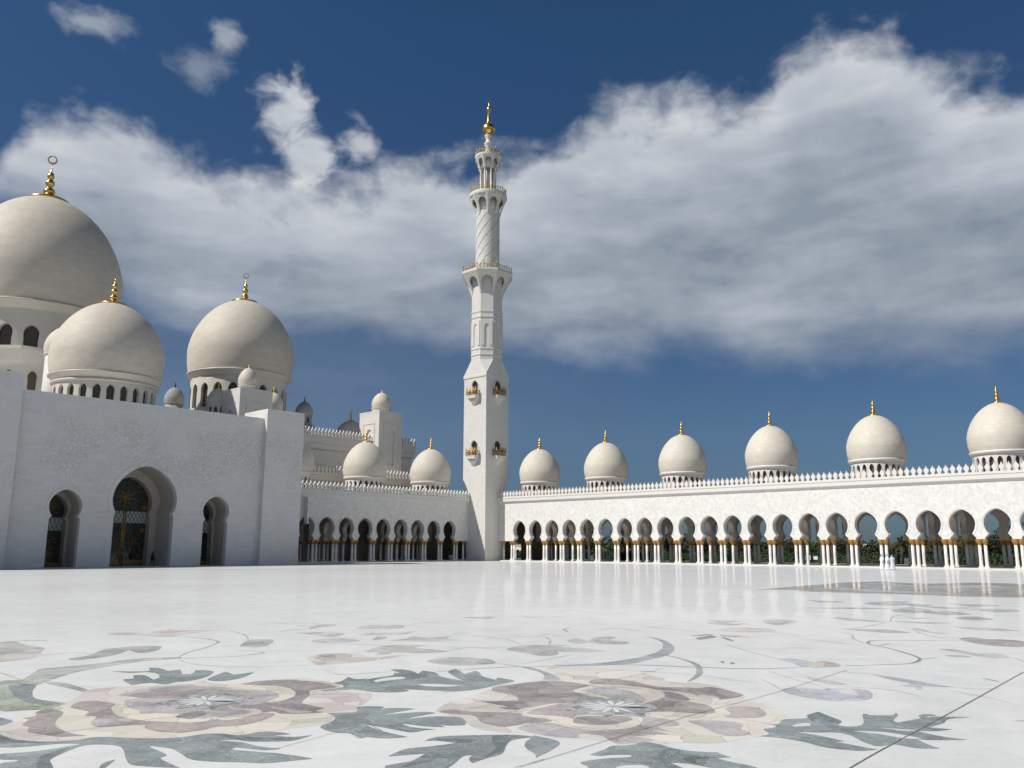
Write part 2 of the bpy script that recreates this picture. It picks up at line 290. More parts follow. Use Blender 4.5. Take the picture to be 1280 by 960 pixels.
('petal','mauve',3,0,[(-8.42,10.19),(-8.61,10.48),(-8.52,10.73),(-8.22,11.02),(-7.98,11.02),(-7.89,10.86),(-7.89,10.56),(-8.01,10.29),(-8.31,10.15)]),
('petal','greymauve',3,0,[(-8.71,9.32),(-8.78,9.62),(-8.76,9.78),(-8.54,9.92),(-8.15,9.86),(-7.79,10.01),(-7.61,10.25),(-7.64,10.65),(-7.79,10.96),(-8.03,11.29),(-7.90,11.33),(-7.39,11.28),(-7.18,11.03),(-7.35,10.79),(-7.08,10.62),(-7.31,10.55),(-6.93,10.43),(-7.05,10.32),(-7.23,9.95),(-6.87,10.04),(-6.99,9.68),(-7.11,9.51),(-7.29,9.57),(-7.58,9.74),(-7.84,9.61),(-7.71,9.42),(-7.93,9.27),(-8.26,9.21),(-8.40,9.21),(-8.57,9.24)]),
('petal','mauve',4,0,[(-7.95,9.71),(-7.76,9.97),(-7.57,10.27),(-7.61,10.54),(-7.61,10.68),(-7.37,10.63),(-7.43,10.29),(-6.93,10.43),(-7.14,10.30),(-7.29,9.89),(-7.18,9.61),(-7.32,9.61),(-7.58,9.74)]),
('petal','mauve',3,0,[(-10.53,13.24),(-10.76,13.67),(-10.55,13.96),(-10.06,13.96),(-9.38,13.76),(-8.94,14.07),(-8.75,14.13),(-8.69,14.38),(-8.57,14.43),(-7.78,14.03),(-7.85,13.34),(-8.00,13.55),(-8.30,13.57),(-8.33,13.43),(-8.62,13.57),(-9.02,13.52),(-9.35,13.43),(-9.91,13.48),(-10.20,13.31)]),
('petal','plum',4,0,[(-8.90,14.05),(-8.74,14.14),(-8.59,14.41),(-8.08,14.21),(-7.78,14.03),(-7.79,13.64),(-7.86,13.33),(-8.03,13.61),(-8.42,13.77),(-8.70,13.72)]),
('petal','greymauve',3,0,[(-10.01,12.44),(-10.06,12.69),(-9.86,13.04),(-9.35,12.97),(-8.74,12.51),(-8.75,12.30),(-9.05,12.30),(-9.15,12.10),(-9.53,12.26)]),
('petal','mauve',3,0,[(-8.52,12.14),(-8.64,12.71),(-8.50,12.91),(-8.03,12.81),(-7.71,12.74),(-7.36,12.37),(-7.34,12.13),(-7.61,11.95),(-7.91,11.83),(-8.07,11.58)]),
('petal','plum',4,0,[(-8.42,12.05),(-8.50,12.55),(-8.36,12.69),(-7.99,12.47),(-8.09,12.10),(-7.97,11.85),(-8.12,11.65)]),
('petal','plum',3,0,[(-9.05,13.27),(-8.87,13.48),(-8.26,13.08),(-8.19,12.89),(-8.55,12.90),(-8.81,13.02)]),
('petal','rosemauve',3,0,[(-7.34,12.65),(-7.39,12.96),(-7.04,13.12),(-6.70,12.75),(-6.64,12.40),(-6.86,12.15),(-7.03,12.10),(-7.09,12.37)]),
('petal','greymauve',3,0,[(-7.25,11.41),(-7.07,11.66),(-6.75,11.82),(-6.53,11.73),(-6.43,11.47),(-6.18,11.30),(-6.22,11.00),(-6.48,10.94),(-6.91,11.22)]),
('petal','cream',5,0.16,[(-8.66,12.00),(-8.61,12.44),(-8.74,12.92),(-9.05,13.27),(-9.47,13.43),(-9.99,13.21),(-10.17,12.74),(-10.07,12.31),(-9.50,12.22),(-9.07,11.99)]),
('petal','yellow',5,0.15,[(-8.08,11.16),(-7.86,11.05),(-7.65,10.57),(-7.73,10.21),(-8.04,10.05),(-8.35,10.03),(-8.76,10.17),(-9.10,10.16)]),
('petal','cream',5,0.1,[(-9.34,11.30),(-9.55,11.10),(-9.55,10.66),(-9.59,10.28),(-9.66,10.09)]),
('petal','cream',5,0.08,[(-9.03,13.29),(-8.86,13.46),(-8.36,13.25),(-8.19,13.00)]),
('leaf','slate',3,0,[(-18.44,7.62),(-18.15,7.84),(-17.95,8.16),(-18.44,8.36),(-18.23,8.50),(-17.67,8.43),(-17.71,8.71),(-17.06,8.44),(-17.00,8.44),(-16.96,8.60),(-17.38,8.88),(-17.10,9.06),(-16.82,8.98),(-16.35,8.58),(-16.10,8.15),(-16.13,7.87),(-16.01,7.61),(-16.39,7.49),(-16.36,7.14),(-16.68,7.20),(-17.15,7.31),(-17.16,7.51),(-17.56,7.67),(-17.44,7.84),(-16.74,7.71),(-16.90,7.90),(-17.41,8.10),(-17.81,8.06),(-17.98,7.77)]),
('leaf','slate',3,0,[(-16.06,8.46),(-16.74,9.20),(-16.23,9.12),(-16.27,9.57),(-15.76,9.02),(-15.65,8.52)]),
('leaf','slate',3,0,[(-13.95,9.88),(-14.01,10.08),(-14.37,10.52),(-14.03,10.45),(-13.95,10.67),(-13.81,10.40),(-13.89,10.78),(-13.92,11.25),(-14.19,11.51),(-13.98,11.53),(-14.62,11.75),(-14.45,11.92),(-14.13,11.93),(-13.72,11.74),(-14.01,12.11),(-13.59,12.10),(-13.07,11.80),(-12.43,11.76),(-13.44,12.30),(-13.74,12.78),(-13.43,12.62),(-13.05,12.39),(-13.21,12.84),(-12.99,12.75),(-12.58,12.43),(-12.05,12.27),(-12.23,12.50),(-11.74,12.45),(-11.63,12.16),(-11.58,11.72),(-11.51,11.19),(-11.68,10.69),(-11.77,10.60),(-11.66,10.89),(-12.02,10.58),(-12.58,10.31),(-12.29,10.32),(-12.29,10.04),(-12.60,9.79),(-13.12,9.69),(-13.12,9.62),(-13.27,9.24),(-13.41,9.21),(-13.39,9.65),(-13.62,9.84)]),
('leaf','marble',4,0,[(-13.63,10.58),(-13.76,10.94),(-13.64,11.25),(-13.41,11.14),(-13.47,10.82),(-13.44,10.49)]),
('leaf','marble',4,0,[(-12.69,10.87),(-12.61,11.02),(-12.38,11.18),(-12.01,11.37),(-12.10,11.08),(-12.40,10.84)]),
('leaf','slate',3,0,[(-11.62,8.65),(-11.58,8.86),(-11.34,9.01),(-11.26,8.82),(-11.15,9.06),(-10.86,9.26),(-10.85,8.88),(-10.88,8.59),(-10.75,8.80),(-10.59,9.17),(-10.37,9.25),(-10.36,8.77),(-10.30,8.66),(-10.21,8.99),(-9.85,9.27),(-9.40,8.94),(-9.65,8.67),(-9.48,8.64),(-9.71,8.49),(-10.13,8.38),(-9.82,8.31),(-9.46,8.45),(-9.53,8.29),(-9.55,8.09),(-9.74,8.04),(-10.05,8.02),(-10.47,7.97),(-9.92,7.86),(-9.37,7.86),(-9.52,7.59),(-9.76,7.48),(-9.76,7.38),(-9.94,7.37),(-9.80,7.38),(-10.13,7.45),(-10.30,7.35),(-10.75,7.41),(-11.01,7.82),(-11.24,7.99),(-11.57,8.08),(-11.31,8.42),(-11.59,8.68),(-11.55,8.86)]),
('leaf','slate',3,0,[(-9.02,7.85),(-9.09,8.14),(-8.89,8.46),(-8.51,8.90),(-8.34,9.00),(-8.16,8.98),(-8.22,8.86),(-8.22,8.66),(-8.06,8.40),(-7.81,8.07),(-7.78,7.78),(-7.73,7.48),(-7.89,7.58),(-8.02,7.76),(-8.05,7.63),(-7.77,7.13),(-7.66,6.57),(-8.30,6.63),(-8.34,6.89),(-8.32,7.06),(-8.49,7.42),(-8.53,7.33),(-8.70,7.00),(-8.85,7.40),(-8.73,7.70),(-8.64,8.08),(-8.93,7.98)]),
('leaf','dark',4,0,[(-8.59,8.69),(-8.33,8.98),(-8.27,8.68),(-8.07,8.39),(-7.88,8.12),(-7.88,7.80),(-8.04,8.19)]),
('leaf','dark',4,0,[(-8.20,6.78),(-8.24,6.99),(-8.21,7.32),(-8.14,7.18),(-8.15,6.87)]),
('leaf','dark',4,0,[(-9.04,7.86),(-8.96,8.11),(-8.79,8.28),(-8.54,8.42),(-8.57,8.12),(-8.95,8.00)]),
('leaf','slate',3,0,[(-8.34,9.00),(-8.21,9.06),(-8.22,9.11),(-7.73,9.06),(-7.50,8.65),(-7.40,8.31),(-7.36,8.19),(-7.50,8.33),(-7.72,8.44),(-7.89,8.57),(-8.05,8.77),(-8.13,8.94)]),
('leaf','slate',3,0,[(-13.47,4.14),(-12.97,4.17),(-12.54,4.40),(-12.34,4.70),(-12.33,4.98),(-11.90,5.30),(-11.54,5.69),(-11.48,6.08),(-11.30,6.25),(-11.07,6.34),(-11.06,6.65),(-10.83,6.84),(-10.64,6.86),(-10.74,6.66),(-10.47,6.79),(-10.38,7.04),(-10.28,6.72),(-10.35,6.54),(-10.63,6.26),(-10.89,6.16),(-10.99,5.97),(-10.69,6.15),(-10.34,6.18),(-9.98,6.31),(-10.05,6.14),(-10.16,6.08),(-10.46,5.96),(-10.37,5.87),(-10.02,6.04),(-9.79,6.15),(-9.53,6.24),(-9.26,6.30),(-9.33,6.11),(-9.47,5.79),(-9.68,5.64),(-9.96,5.41),(-10.27,5.27),(-10.65,5.32),(-10.80,5.34),(-11.02,5.35),(-11.32,5.24),(-11.18,5.20),(-10.70,5.17),(-10.57,5.03),(-9.98,4.99),(-10.46,4.68),(-10.82,4.73),(-11.31,4.90),(-11.62,4.95),(-11.88,4.81),(-11.93,4.62),(-11.66,4.28),(-11.40,4.07),(-11.00,3.97),(-10.59,3.91),(-11.07,3.45),(-11.66,3.62),(-11.66,3.79),(-11.74,3.82),(-11.90,3.69),(-12.19,3.77),(-12.03,4.14),(-12.05,4.67),(-12.27,4.49),(-12.59,3.89)]),
('leaf','dark',4,0,[(-13.36,4.11),(-12.89,4.19),(-12.50,4.39),(-12.33,4.55),(-12.48,4.34),(-12.76,4.08),(-12.91,3.98)]),
('leaf','dark',4,0,[(-11.43,6.10),(-11.30,6.25),(-11.05,6.33),(-10.69,6.52),(-10.43,6.77),(-10.41,6.58),(-10.66,6.33),(-10.94,6.18)]),
('leaf','dark',4,0,[(-11.36,3.91),(-11.71,4.08),(-11.90,4.33),(-11.98,4.53),(-11.71,4.29),(-11.48,4.10),(-11.02,3.98),(-10.78,3.82),(-11.05,3.83)]),
('leaf','slate',3,0,[(-10.64,4.35),(-10.83,4.47),(-10.91,4.64),(-10.77,4.53),(-10.59,4.39),(-10.46,4.31)]),
('leaf','slate',3,0,[(-6.99,8.77),(-7.04,9.16),(-7.08,9.35),(-6.94,9.54),(-6.91,9.82),(-6.69,9.85),(-6.46,9.78),(-6.18,9.82),(-5.90,9.99),(-5.90,9.94),(-5.68,9.87),(-5.80,9.71),(-5.53,9.66),(-5.20,9.62),(-5.11,9.22),(-5.46,8.36),(-6.31,7.62),(-6.63,7.75),(-6.61,8.26),(-6.83,8.39),(-6.75,8.73),(-6.57,9.02),(-6.64,9.12),(-6.79,8.96),(-6.87,8.82)]),
('leaf','marble',4,0,[(-6.38,8.49),(-6.37,8.63),(-6.26,8.77),(-6.14,8.78),(-6.05,8.62),(-6.27,8.37)]),
('leaf','marble',4,0,[(-6.05,9.11),(-5.89,9.21),(-5.62,9.23),(-5.41,9.15),(-5.52,8.91),(-5.80,9.01)]),
('leaf','dark',4,0,[(-6.04,9.37),(-6.04,9.59),(-5.76,9.75),(-5.79,9.69),(-5.92,9.49),(-5.81,9.29)]),
('leaf','slate',3,0,[(-6.36,12.05),(-6.20,12.13),(-6.29,12.50),(-6.10,12.85),(-6.20,13.07),(-6.19,13.47),(-5.89,13.21),(-5.70,13.08),(-5.60,12.94),(-5.54,12.67),(-5.35,12.73),(-5.33,13.05),(-5.61,13.73),(-5.56,13.81),(-5.53,13.73),(-5.26,13.99),(-5.31,14.23),(-5.20,14.05),(-5.10,13.59),(-4.99,13.46),(-4.85,14.06),(-4.76,14.31),(-4.65,14.42),(-4.53,14.52),(-4.34,14.67),(-4.54,14.29),(-4.50,13.87),(-4.56,13.43),(-4.27,13.51),(-4.38,13.25),(-4.60,13.05),(-4.24,12.92),(-3.91,12.94),(-4.19,12.63),(-4.41,12.50),(-4.19,12.28),(-4.00,12.14),(-4.23,11.95),(-4.50,11.98),(-4.63,11.73),(-4.88,11.86),(-5.13,12.12),(-5.35,12.17),(-5.55,11.98),(-5.81,11.80),(-5.46,11.80),(-5.05,11.71),(-5.13,11.58),(-4.87,11.56),(-4.55,11.52),(-4.71,11.29),(-5.07,11.19),(-5.45,11.30),(-5.78,11.29),(-6.00,11.21),(-5.98,11.43),(-6.17,11.65),(-6.13,11.86),(-6.17,12.01)]),
('leaf','dark',4,0,[(-6.16,13.03),(-6.18,13.45),(-5.89,13.21),(-5.61,12.93),(-5.65,12.82),(-5.85,12.86),(-5.96,12.90),(-5.91,12.64)]),
('leaf','marble',4,0,[(-6.00,12.18),(-5.97,12.43),(-5.89,12.51),(-5.82,12.35),(-5.93,12.14)]),
('leaf','marble',4,0,[(-5.22,12.37),(-4.91,12.46),(-4.54,12.43),(-4.36,12.58),(-4.45,12.61),(-4.78,12.66),(-5.05,12.56)]),
('leaf','marble',4,0,[(-5.04,12.90),(-4.72,13.04),(-4.56,13.17),(-4.72,12.93)]),
('leaf','slate',3,0.12,[(-4.85,14.06),(-4.90,14.26),(-4.86,14.41),(-4.77,14.39)]),
('stem','olive',1,0,[(-18.56,5.61),(-18.56,6.00),(-19.37,6.46),(-19.84,6.76),(-19.82,7.25),(-19.87,8.05),(-20.05,8.78),(-19.69,9.59),(-19.43,9.46),(-19.52,8.75),(-19.27,7.96),(-18.79,7.03),(-18.00,6.29),(-17.51,5.89),(-16.68,5.57),(-16.07,5.43),(-15.61,5.49),(-15.28,5.62),(-15.00,5.34),(-14.88,5.28),(-15.06,4.98),(-15.32,4.68)]),
('stem','slate',2,0,[(-17.86,5.55),(-17.93,5.72),(-17.70,5.95),(-16.85,5.62),(-16.07,5.43),(-15.39,5.57),(-15.30,5.32),(-16.00,5.20),(-16.93,5.33)]),
('stem','sage',2,0,[(-18.54,6.02),(-19.30,6.47),(-19.75,6.76),(-19.70,7.21),(-19.80,8.02),(-19.94,8.73),(-19.64,9.56),(-19.45,9.47),(-19.57,8.77),(-19.34,7.99),(-18.90,7.07),(-18.10,6.32),(-17.92,6.03)]),
('stem','green',2,0,[(-16.74,5.08),(-16.58,5.24),(-15.80,5.21),(-15.20,5.33),(-14.94,5.28),(-15.09,4.99),(-15.36,4.69)]),
('stem','sage',1,0,[(-17.92,6.18),(-17.57,6.38),(-16.63,6.40),(-16.22,6.35),(-16.13,6.22),(-16.69,6.22),(-17.52,6.13)]),
('leaf','slate',2,0,[(-14.73,4.50),(-14.28,4.55),(-14.04,4.30)]),
('stem','grey',1,0.09,[(-19.70,8.88),(-19.45,9.46),(-19.20,9.93),(-18.91,10.45),(-18.93,11.17),(-19.04,11.43),(-19.52,11.47),(-19.88,11.19)]),
('stem','grey',1,0.1,[(-19.57,9.55),(-20.33,10.15),(-20.97,10.93),(-21.91,11.78),(-22.60,11.97),(-23.52,11.92),(-24.18,11.63),(-24.75,11.50)]),
('stem','grey',1,0.05,[(-19.25,9.43),(-18.56,9.29),(-17.83,9.39),(-17.16,9.81),(-16.59,10.46),(-16.31,11.13)]),
('leaf','sage',1,0,[(-21.12,7.74),(-21.46,8.29),(-22.44,9.05),(-22.56,9.56),(-22.47,10.09),(-22.05,10.29),(-21.37,9.91),(-21.04,9.46),(-21.30,9.31),(-21.87,9.41),(-21.14,8.79),(-20.81,8.22),(-20.74,7.78)]),
('leaf','sage',1,0,[(-25.96,7.74),(-26.07,8.11),(-24.75,8.03),(-23.80,8.11),(-22.94,7.76),(-22.62,7.51),(-23.04,6.90)]),
('petal','pink',1,0,[(-22.98,6.89),(-22.70,7.54),(-22.30,8.32),(-22.11,7.64),(-21.69,7.01),(-21.57,6.48)]),
('stem','grey',1,0.12,[(-25.81,7.89),(-26.00,8.42),(-25.50,8.77)]),
('petal','pink',1,0,[(-26.20,10.60),(-26.48,11.19),(-25.64,11.44),(-26.44,12.78),(-25.97,12.31),(-25.48,13.11),(-24.97,13.74),(-24.87,12.80),(-24.29,11.68),(-24.28,11.43),(-25.20,11.05)]),
('leaf','sage',1,0,[(-20.63,11.69),(-21.82,12.60),(-21.78,12.99),(-21.43,13.14),(-20.51,12.48),(-20.15,11.96),(-20.40,11.79)]),
('leaf','sage',1,0,[(-17.54,13.31),(-18.10,14.21),(-18.10,14.75),(-17.43,15.32),(-17.22,14.66),(-16.18,14.79),(-16.10,14.36),(-16.39,13.95),(-16.89,13.69),(-16.70,13.37),(-16.83,13.06),(-17.08,13.38)]),
('leaf','grey',1,0,[(-15.11,13.19),(-15.26,13.82),(-14.81,14.27),(-14.08,14.21),(-13.79,14.00),(-13.81,13.51),(-14.16,13.07),(-14.76,13.05)]),
('leaf','greymauve',1,0,[(-19.46,14.95),(-20.21,15.76),(-19.81,15.79),(-19.45,15.31)]),
('leaf','palemauve',1,0,[(-19.06,15.20),(-19.13,15.78),(-19.49,16.48),(-18.82,16.62),(-18.86,17.39),(-18.25,16.67),(-17.79,16.87),(-17.88,16.19),(-18.32,15.60)]),
('leaf','palemauve',1,0,[(-20.57,13.84),(-20.69,14.59),(-19.68,14.74),(-19.54,14.14),(-20.11,13.58)]),
('leaf','palemauve',1,0,[(-23.38,14.30),(-23.61,15.30),(-23.27,15.97),(-24.62,15.95),(-24.20,17.09),(-23.79,16.79),(-23.70,15.86),(-23.33,14.64)]),
('leaf','palemauve',1,0,[(-22.66,14.60),(-22.57,15.11),(-21.88,15.51),(-21.36,15.45),(-20.93,14.77),(-21.37,14.60),(-21.57,14.67)]),
('leaf','palemauve',1,0,[(-20.91,15.61),(-21.07,16.32),(-20.67,16.84),(-20.59,17.52),(-20.12,16.69),(-20.38,16.04)]),
('leaf','palemauve',1,0,[(-22.54,16.70),(-23.23,17.71),(-22.70,18.02),(-22.48,18.47),(-21.69,17.88),(-21.98,17.13)]),
('leaf','palemauve',1,0,[(-23.32,21.96),(-23.30,22.42),(-22.83,23.17),(-22.56,22.91),(-22.22,22.22),(-22.38,22.22)]),
('leaf','pink',1,0,[(-17.33,11.50),(-17.86,12.42),(-17.28,12.80),(-16.52,12.82),(-16.27,13.43),(-16.02,12.63),(-16.08,11.73),(-16.14,11.06)]),
('leaf','brown',2,0,[(-17.58,11.95),(-17.56,12.16),(-16.85,11.97),(-17.29,12.24),(-17.75,12.33),(-17.46,12.44),(-17.44,12.09),(-16.82,12.00),(-16.67,11.64),(-16.86,11.62),(-17.07,11.58)]),
('stem','grey',1,0.05,[(-14.99,10.61),(-14.72,10.62),(-14.55,10.96),(-14.36,11.65)]),
('leaf','slatepale',1,0,[(-14.33,13.95),(-14.56,14.31),(-14.36,14.37),(-13.91,14.14),(-13.72,13.91),(-13.83,13.59)]),
('stem','slatepale',2,0.06,[(-13.80,13.99),(-13.04,13.97),(-12.44,13.82)]),
('stem','slatepale',2,0,[(-13.04,13.97),(-12.80,14.05),(-12.16,13.81),(-11.64,13.51),(-11.21,13.19),(-11.44,12.95),(-11.72,13.31),(-12.18,13.66),(-12.72,13.84)]),
('stem','sage',2,0.09,[(-13.70,12.20),(-13.49,12.80),(-13.35,13.32),(-12.94,14.05),(-12.86,14.07),(-12.49,14.62),(-12.12,15.19)]),
('stem','slatepale',2,0,[(-12.64,14.67),(-12.22,15.39),(-12.07,16.19),(-12.10,17.02),(-12.30,17.93),(-12.31,18.02),(-12.81,19.09),(-13.63,20.25),(-14.69,21.16),(-14.10,20.88),(-13.25,20.11),(-12.59,19.30),(-12.03,18.31),(-11.78,17.54),(-11.69,16.86),(-11.61,16.40),(-11.58,16.03),(-11.83,15.37),(-12.37,14.63)]),
('stem','slatepale',2,0.09,[(-12.04,15.34),(-11.32,15.98),(-10.46,16.43),(-9.66,16.90),(-9.06,17.39),(-8.64,18.13)]),
('stem','slatepale',2,0.13,[(-11.88,17.83),(-11.22,17.51),(-10.52,16.94),(-9.96,16.19),(-9.55,15.41),(-9.29,14.67)]),
('stem','grey',1,0.04,[(-12.38,14.46),(-11.48,14.91),(-10.47,15.34),(-10.78,15.22),(-9.56,15.54),(-8.19,15.41)]),
('leaf','sage',2,0,[(-15.57,18.59),(-15.79,19.28),(-15.14,19.02),(-15.61,19.98),(-15.20,20.40),(-14.82,19.58),(-14.27,19.64),(-14.01,19.10),(-14.44,18.66),(-14.90,18.77),(-14.91,18.20)]),
('leaf','grey',1,0,[(-15.40,16.05),(-15.72,16.94),(-15.50,17.34),(-14.87,17.87),(-14.84,17.23),(-14.16,17.61),(-13.38,17.45),(-13.66,16.89),(-14.22,16.61),(-13.84,16.22),(-13.73,15.84),(-13.99,15.69),(-14.79,15.85)]),
('stem','grey',1,0.07,[(-17.05,19.20),(-16.12,18.54),(-15.29,17.54)]),
('stem','grey',1,0.05,[(-13.25,14.28),(-13.41,15.38),(-13.53,16.52)]),
('stem','grey',1,0.05,[(-16.57,15.30),(-15.63,16.33)]),
('stem','grey',1,0.06,[(-18.15,18.38),(-17.45,18.52),(-16.91,18.80),(-17.20,19.61),(-16.48,19.50),(-16.32,19.93)]),
('stem','grey',1,0.08,[(-17.58,17.48),(-17.23,17.73),(-17.04,18.03)]),
('stem','grey',1,0.12,[(-18.10,21.83),(-17.80,21.14),(-17.15,20.55)]),
('stem','grey',1,0.1,[(-22.42,24.23),(-21.44,23.69),(-21.59,24.61),(-20.69,24.80)]),
('leaf','slate',1,0,[(-13.91,22.12),(-13.84,22.92),(-13.59,22.99),(-13.71,22.38)]),
('leaf','slate',1,0,[(-13.49,21.77),(-13.57,22.71),(-13.18,22.38),(-13.15,21.44)]),
('leaf','slate',1,0,[(-13.16,22.51),(-12.86,22.41),(-12.26,21.79),(-12.48,21.83)]),
('leaf','grey',1,0,[(-13.49,23.09),(-12.74,23.23),(-12.42,22.96),(-13.13,22.72)]),
('leaf','slate',1,0,[(-10.36,17.70),(-10.34,17.83),(-10.19,17.62),(-10.20,17.50)]),
('leaf','slate',1,0,[(-10.15,17.76),(-10.04,17.77),(-9.93,17.56),(-9.98,17.51)]),
('leaf','grey',1,0,[(-15.87,26.30),(-15.59,27.01),(-15.07,26.70),(-14.80,27.22),(-14.86,26.11)]),
('leaf','grey',1,0,[(-14.79,28.25),(-14.06,28.13),(-14.60,29.32),(-14.14,28.73),(-13.76,28.85),(-13.73,27.25),(-14.25,27.53)]),
('leaf','pink',1,0,[(-14.23,24.18),(-14.31,25.52),(-13.64,25.83),(-13.03,25.73),(-12.85,24.89),(-13.56,24.18)]),
('stem','grey',1,0.07,[(-12.85,24.89),(-12.27,24.69),(-11.61,24.48)]),
('stem','grey',1,0.08,[(-10.60,21.14),(-10.34,21.50),(-9.97,21.67)]),
('leaf','bluemauve',2,0,[(-9.63,19.01),(-9.51,19.36),(-9.09,19.25),(-8.78,19.02),(-8.53,18.40),(-8.64,18.13),(-9.19,18.71)]),
('leaf','tan',2,0,[(-8.71,18.73),(-8.79,19.36),(-8.52,19.38),(-8.14,18.95),(-8.18,18.58),(-8.47,18.20)]),
('leaf','bluemauve',2,0,[(-7.59,15.04),(-7.51,15.47),(-7.16,15.58),(-6.92,15.93),(-6.50,16.10),(-6.22,15.71),(-6.07,15.12),(-6.36,14.60),(-6.65,14.55),(-7.18,14.66)]),
('leaf','rosepale',3,0,[(-6.85,15.76),(-6.68,16.00),(-6.45,15.82),(-6.41,15.41),(-6.61,15.44)]),
('leaf','rosepale',2,0,[(-7.97,16.83),(-7.63,16.89),(-6.98,16.47),(-7.19,16.28),(-7.55,16.43)]),
('stem','grey',1,0.04,[(-8.88,17.11),(-8.00,16.38),(-7.23,15.99)]),
('leaf','bluemauve',2,0,[(-7.21,18.14),(-6.73,18.04),(-6.22,17.87),(-5.96,17.73),(-5.40,17.54),(-5.69,17.38),(-5.92,17.28),(-5.76,16.90),(-5.84,16.75),(-6.00,17.07),(-6.21,16.98),(-6.17,17.40),(-6.67,17.70)]),
('stem','grey',1,0.04,[(-5.39,17.08),(-4.78,16.80),(-4.01,16.27)]),
('stem','grey',1,0.05,[(-6.92,16.17),(-6.19,16.41),(-5.51,16.05)]),
('stem','slate',1,0.07,[(-5.40,19.13),(-5.24,19.02),(-5.03,18.85)]),
('leaf','grey',1,0,[(-3.83,14.79),(-3.70,15.02),(-3.67,14.87)]),
('stem','slate',2,0.08,[(-8.06,18.99),(-7.58,19.73),(-7.20,20.40),(-7.32,21.39),(-7.91,22.27),(-8.68,23.10),(-9.27,23.56),(-9.56,24.10),(-9.59,24.76),(-8.85,25.50),(-7.95,26.40)]),
('stem','grey',2,0.08,[(-11.26,26.21),(-10.74,25.90),(-10.27,24.87),(-9.50,23.71)]),
('stem','slate',2,0.07,[(-9.07,23.48),(-9.00,24.20)]),
('stem','slate',2,0.06,[(-7.32,21.39),(-7.10,21.89)]),
('leaf','grey',1,0,[(-11.77,27.55),(-10.93,28.01),(-10.53,28.27),(-9.71,27.76),(-10.13,27.20),(-10.86,27.19)]),
('leaf','grey',1,0,[(-10.15,29.18),(-9.97,29.37),(-9.31,28.52),(-8.75,28.37),(-8.98,27.93),(-9.69,28.51)]),
('leaf','grey',1,0,[(-7.67,23.75),(-7.36,24.00),(-6.65,23.43),(-6.52,23.79),(-6.18,23.68),(-5.89,23.09),(-6.27,22.71),(-6.95,23.23)]),
('leaf','grey',1,0,[(-7.13,22.50),(-6.90,22.82),(-6.57,22.64),(-6.82,22.30)]),
('petal','mauve',1,0,[(-8.06,26.77),(-7.97,27.49),(-7.47,27.36),(-7.15,27.56),(-6.58,27.36),(-6.27,26.01),(-6.66,25.61),(-7.29,25.80)]),
('leaf','grey',1,0,[(-13.74,31.65),(-13.24,31.74),(-11.74,31.29),(-12.32,30.89),(-13.13,31.05)]),
('leaf','grey',1,0,[(-11.67,31.55),(-11.05,31.98),(-9.83,32.47),(-10.44,31.41)]),
('leaf','rosepale',1,0,[(-12.18,34.09),(-11.39,33.82),(-11.06,34.37),(-11.31,33.08)]),
('leaf','grey',1,0,[(-10.53,35.22),(-10.17,35.91),(-9.65,35.38),(-9.68,34.53)]),
('leaf','grey',1,0,[(-16.30,41.05),(-15.32,41.39),(-14.28,41.49),(-14.81,39.99),(-15.83,40.21)]),
('leaf','grey',1,0,[(-14.21,40.46),(-12.93,40.71),(-11.53,41.27),(-12.49,39.72)]),
('leaf','palemauve',1,0,[(-13.26,36.28),(-13.46,38.31),(-12.60,37.46),(-12.11,37.70),(-12.46,36.11)]),
('leaf','bluemauve',1,0,[(-17.54,35.39),(-16.47,36.21),(-15.08,37.92),(-13.89,38.01),(-15.24,36.62)]),
('leaf','sage',1,0,[(-9.38,30.77),(-8.57,31.34),(-7.42,30.79),(-8.47,30.10)]),
('painted_reflection','brown',1,0,[(-26.16,49.20),(-26.27,52.70),(-26.60,55.62),(-26.70,60.22),(-27.07,64.51),(-25.76,68.90),(-22.17,66.59),(-19.98,71.26),(-16.47,70.54),(-12.26,52.25),(-14.26,50.63),(-16.83,50.40),(-20.43,49.79),(-23.44,49.50),(-23.66,50.46),(-25.10,50.34)]),  # floor reflection painted as a flat grey-brown patch among the inlays
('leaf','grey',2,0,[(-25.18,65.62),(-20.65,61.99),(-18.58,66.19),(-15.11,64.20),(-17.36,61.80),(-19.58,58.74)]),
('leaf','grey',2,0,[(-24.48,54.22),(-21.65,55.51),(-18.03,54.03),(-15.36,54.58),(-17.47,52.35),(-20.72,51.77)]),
('stem','grey',1,0.05,[(-20.01,13.68),(-19.16,13.96),(-18.40,14.36),(-17.19,14.27)]),
('stem','grey',1,0.05,[(-19.14,17.67),(-18.15,17.82),(-16.95,17.71),(-15.76,16.98)]),
('stem','grey',1,0.08,[(-16.80,23.77),(-15.52,23.58),(-14.08,23.32)]),
('stem','grey',1,0.05,[(-12.13,20.97),(-10.60,19.72),(-9.58,19.06)]),
('stem','grey',1,0.06,[(-10.74,23.49),(-9.98,23.39),(-9.25,23.30)]),
('stem','grey',1,0.09,[(-11.67,31.55),(-11.45,28.68),(-11.75,27.50)]),
('stem','grey',1,0.08,[(-8.06,26.77),(-8.96,27.14),(-10.06,28.89)]),
('stem','grey',1,0.05,[(-5.89,23.09),(-5.70,22.99),(-5.46,22.51)]),
('stem','grey',1,0.035,[(-7.59,15.04),(-8.12,15.62),(-8.53,16.00)]),
('stem','grey',1,0.06,[(-24.97,13.74),(-23.04,13.21),(-21.82,12.60)]),
('stem','grey',1,0.05,[(-16.18,14.79),(-16.29,15.59),(-15.58,15.87)]),
('stem','grey',1,0.08,[(-23.99,16.94),(-25.50,16.51),(-26.00,15.28)]),
('stem','grey',1,0.07,[(-22.25,18.34),(-22.73,19.69),(-22.07,19.97)]),
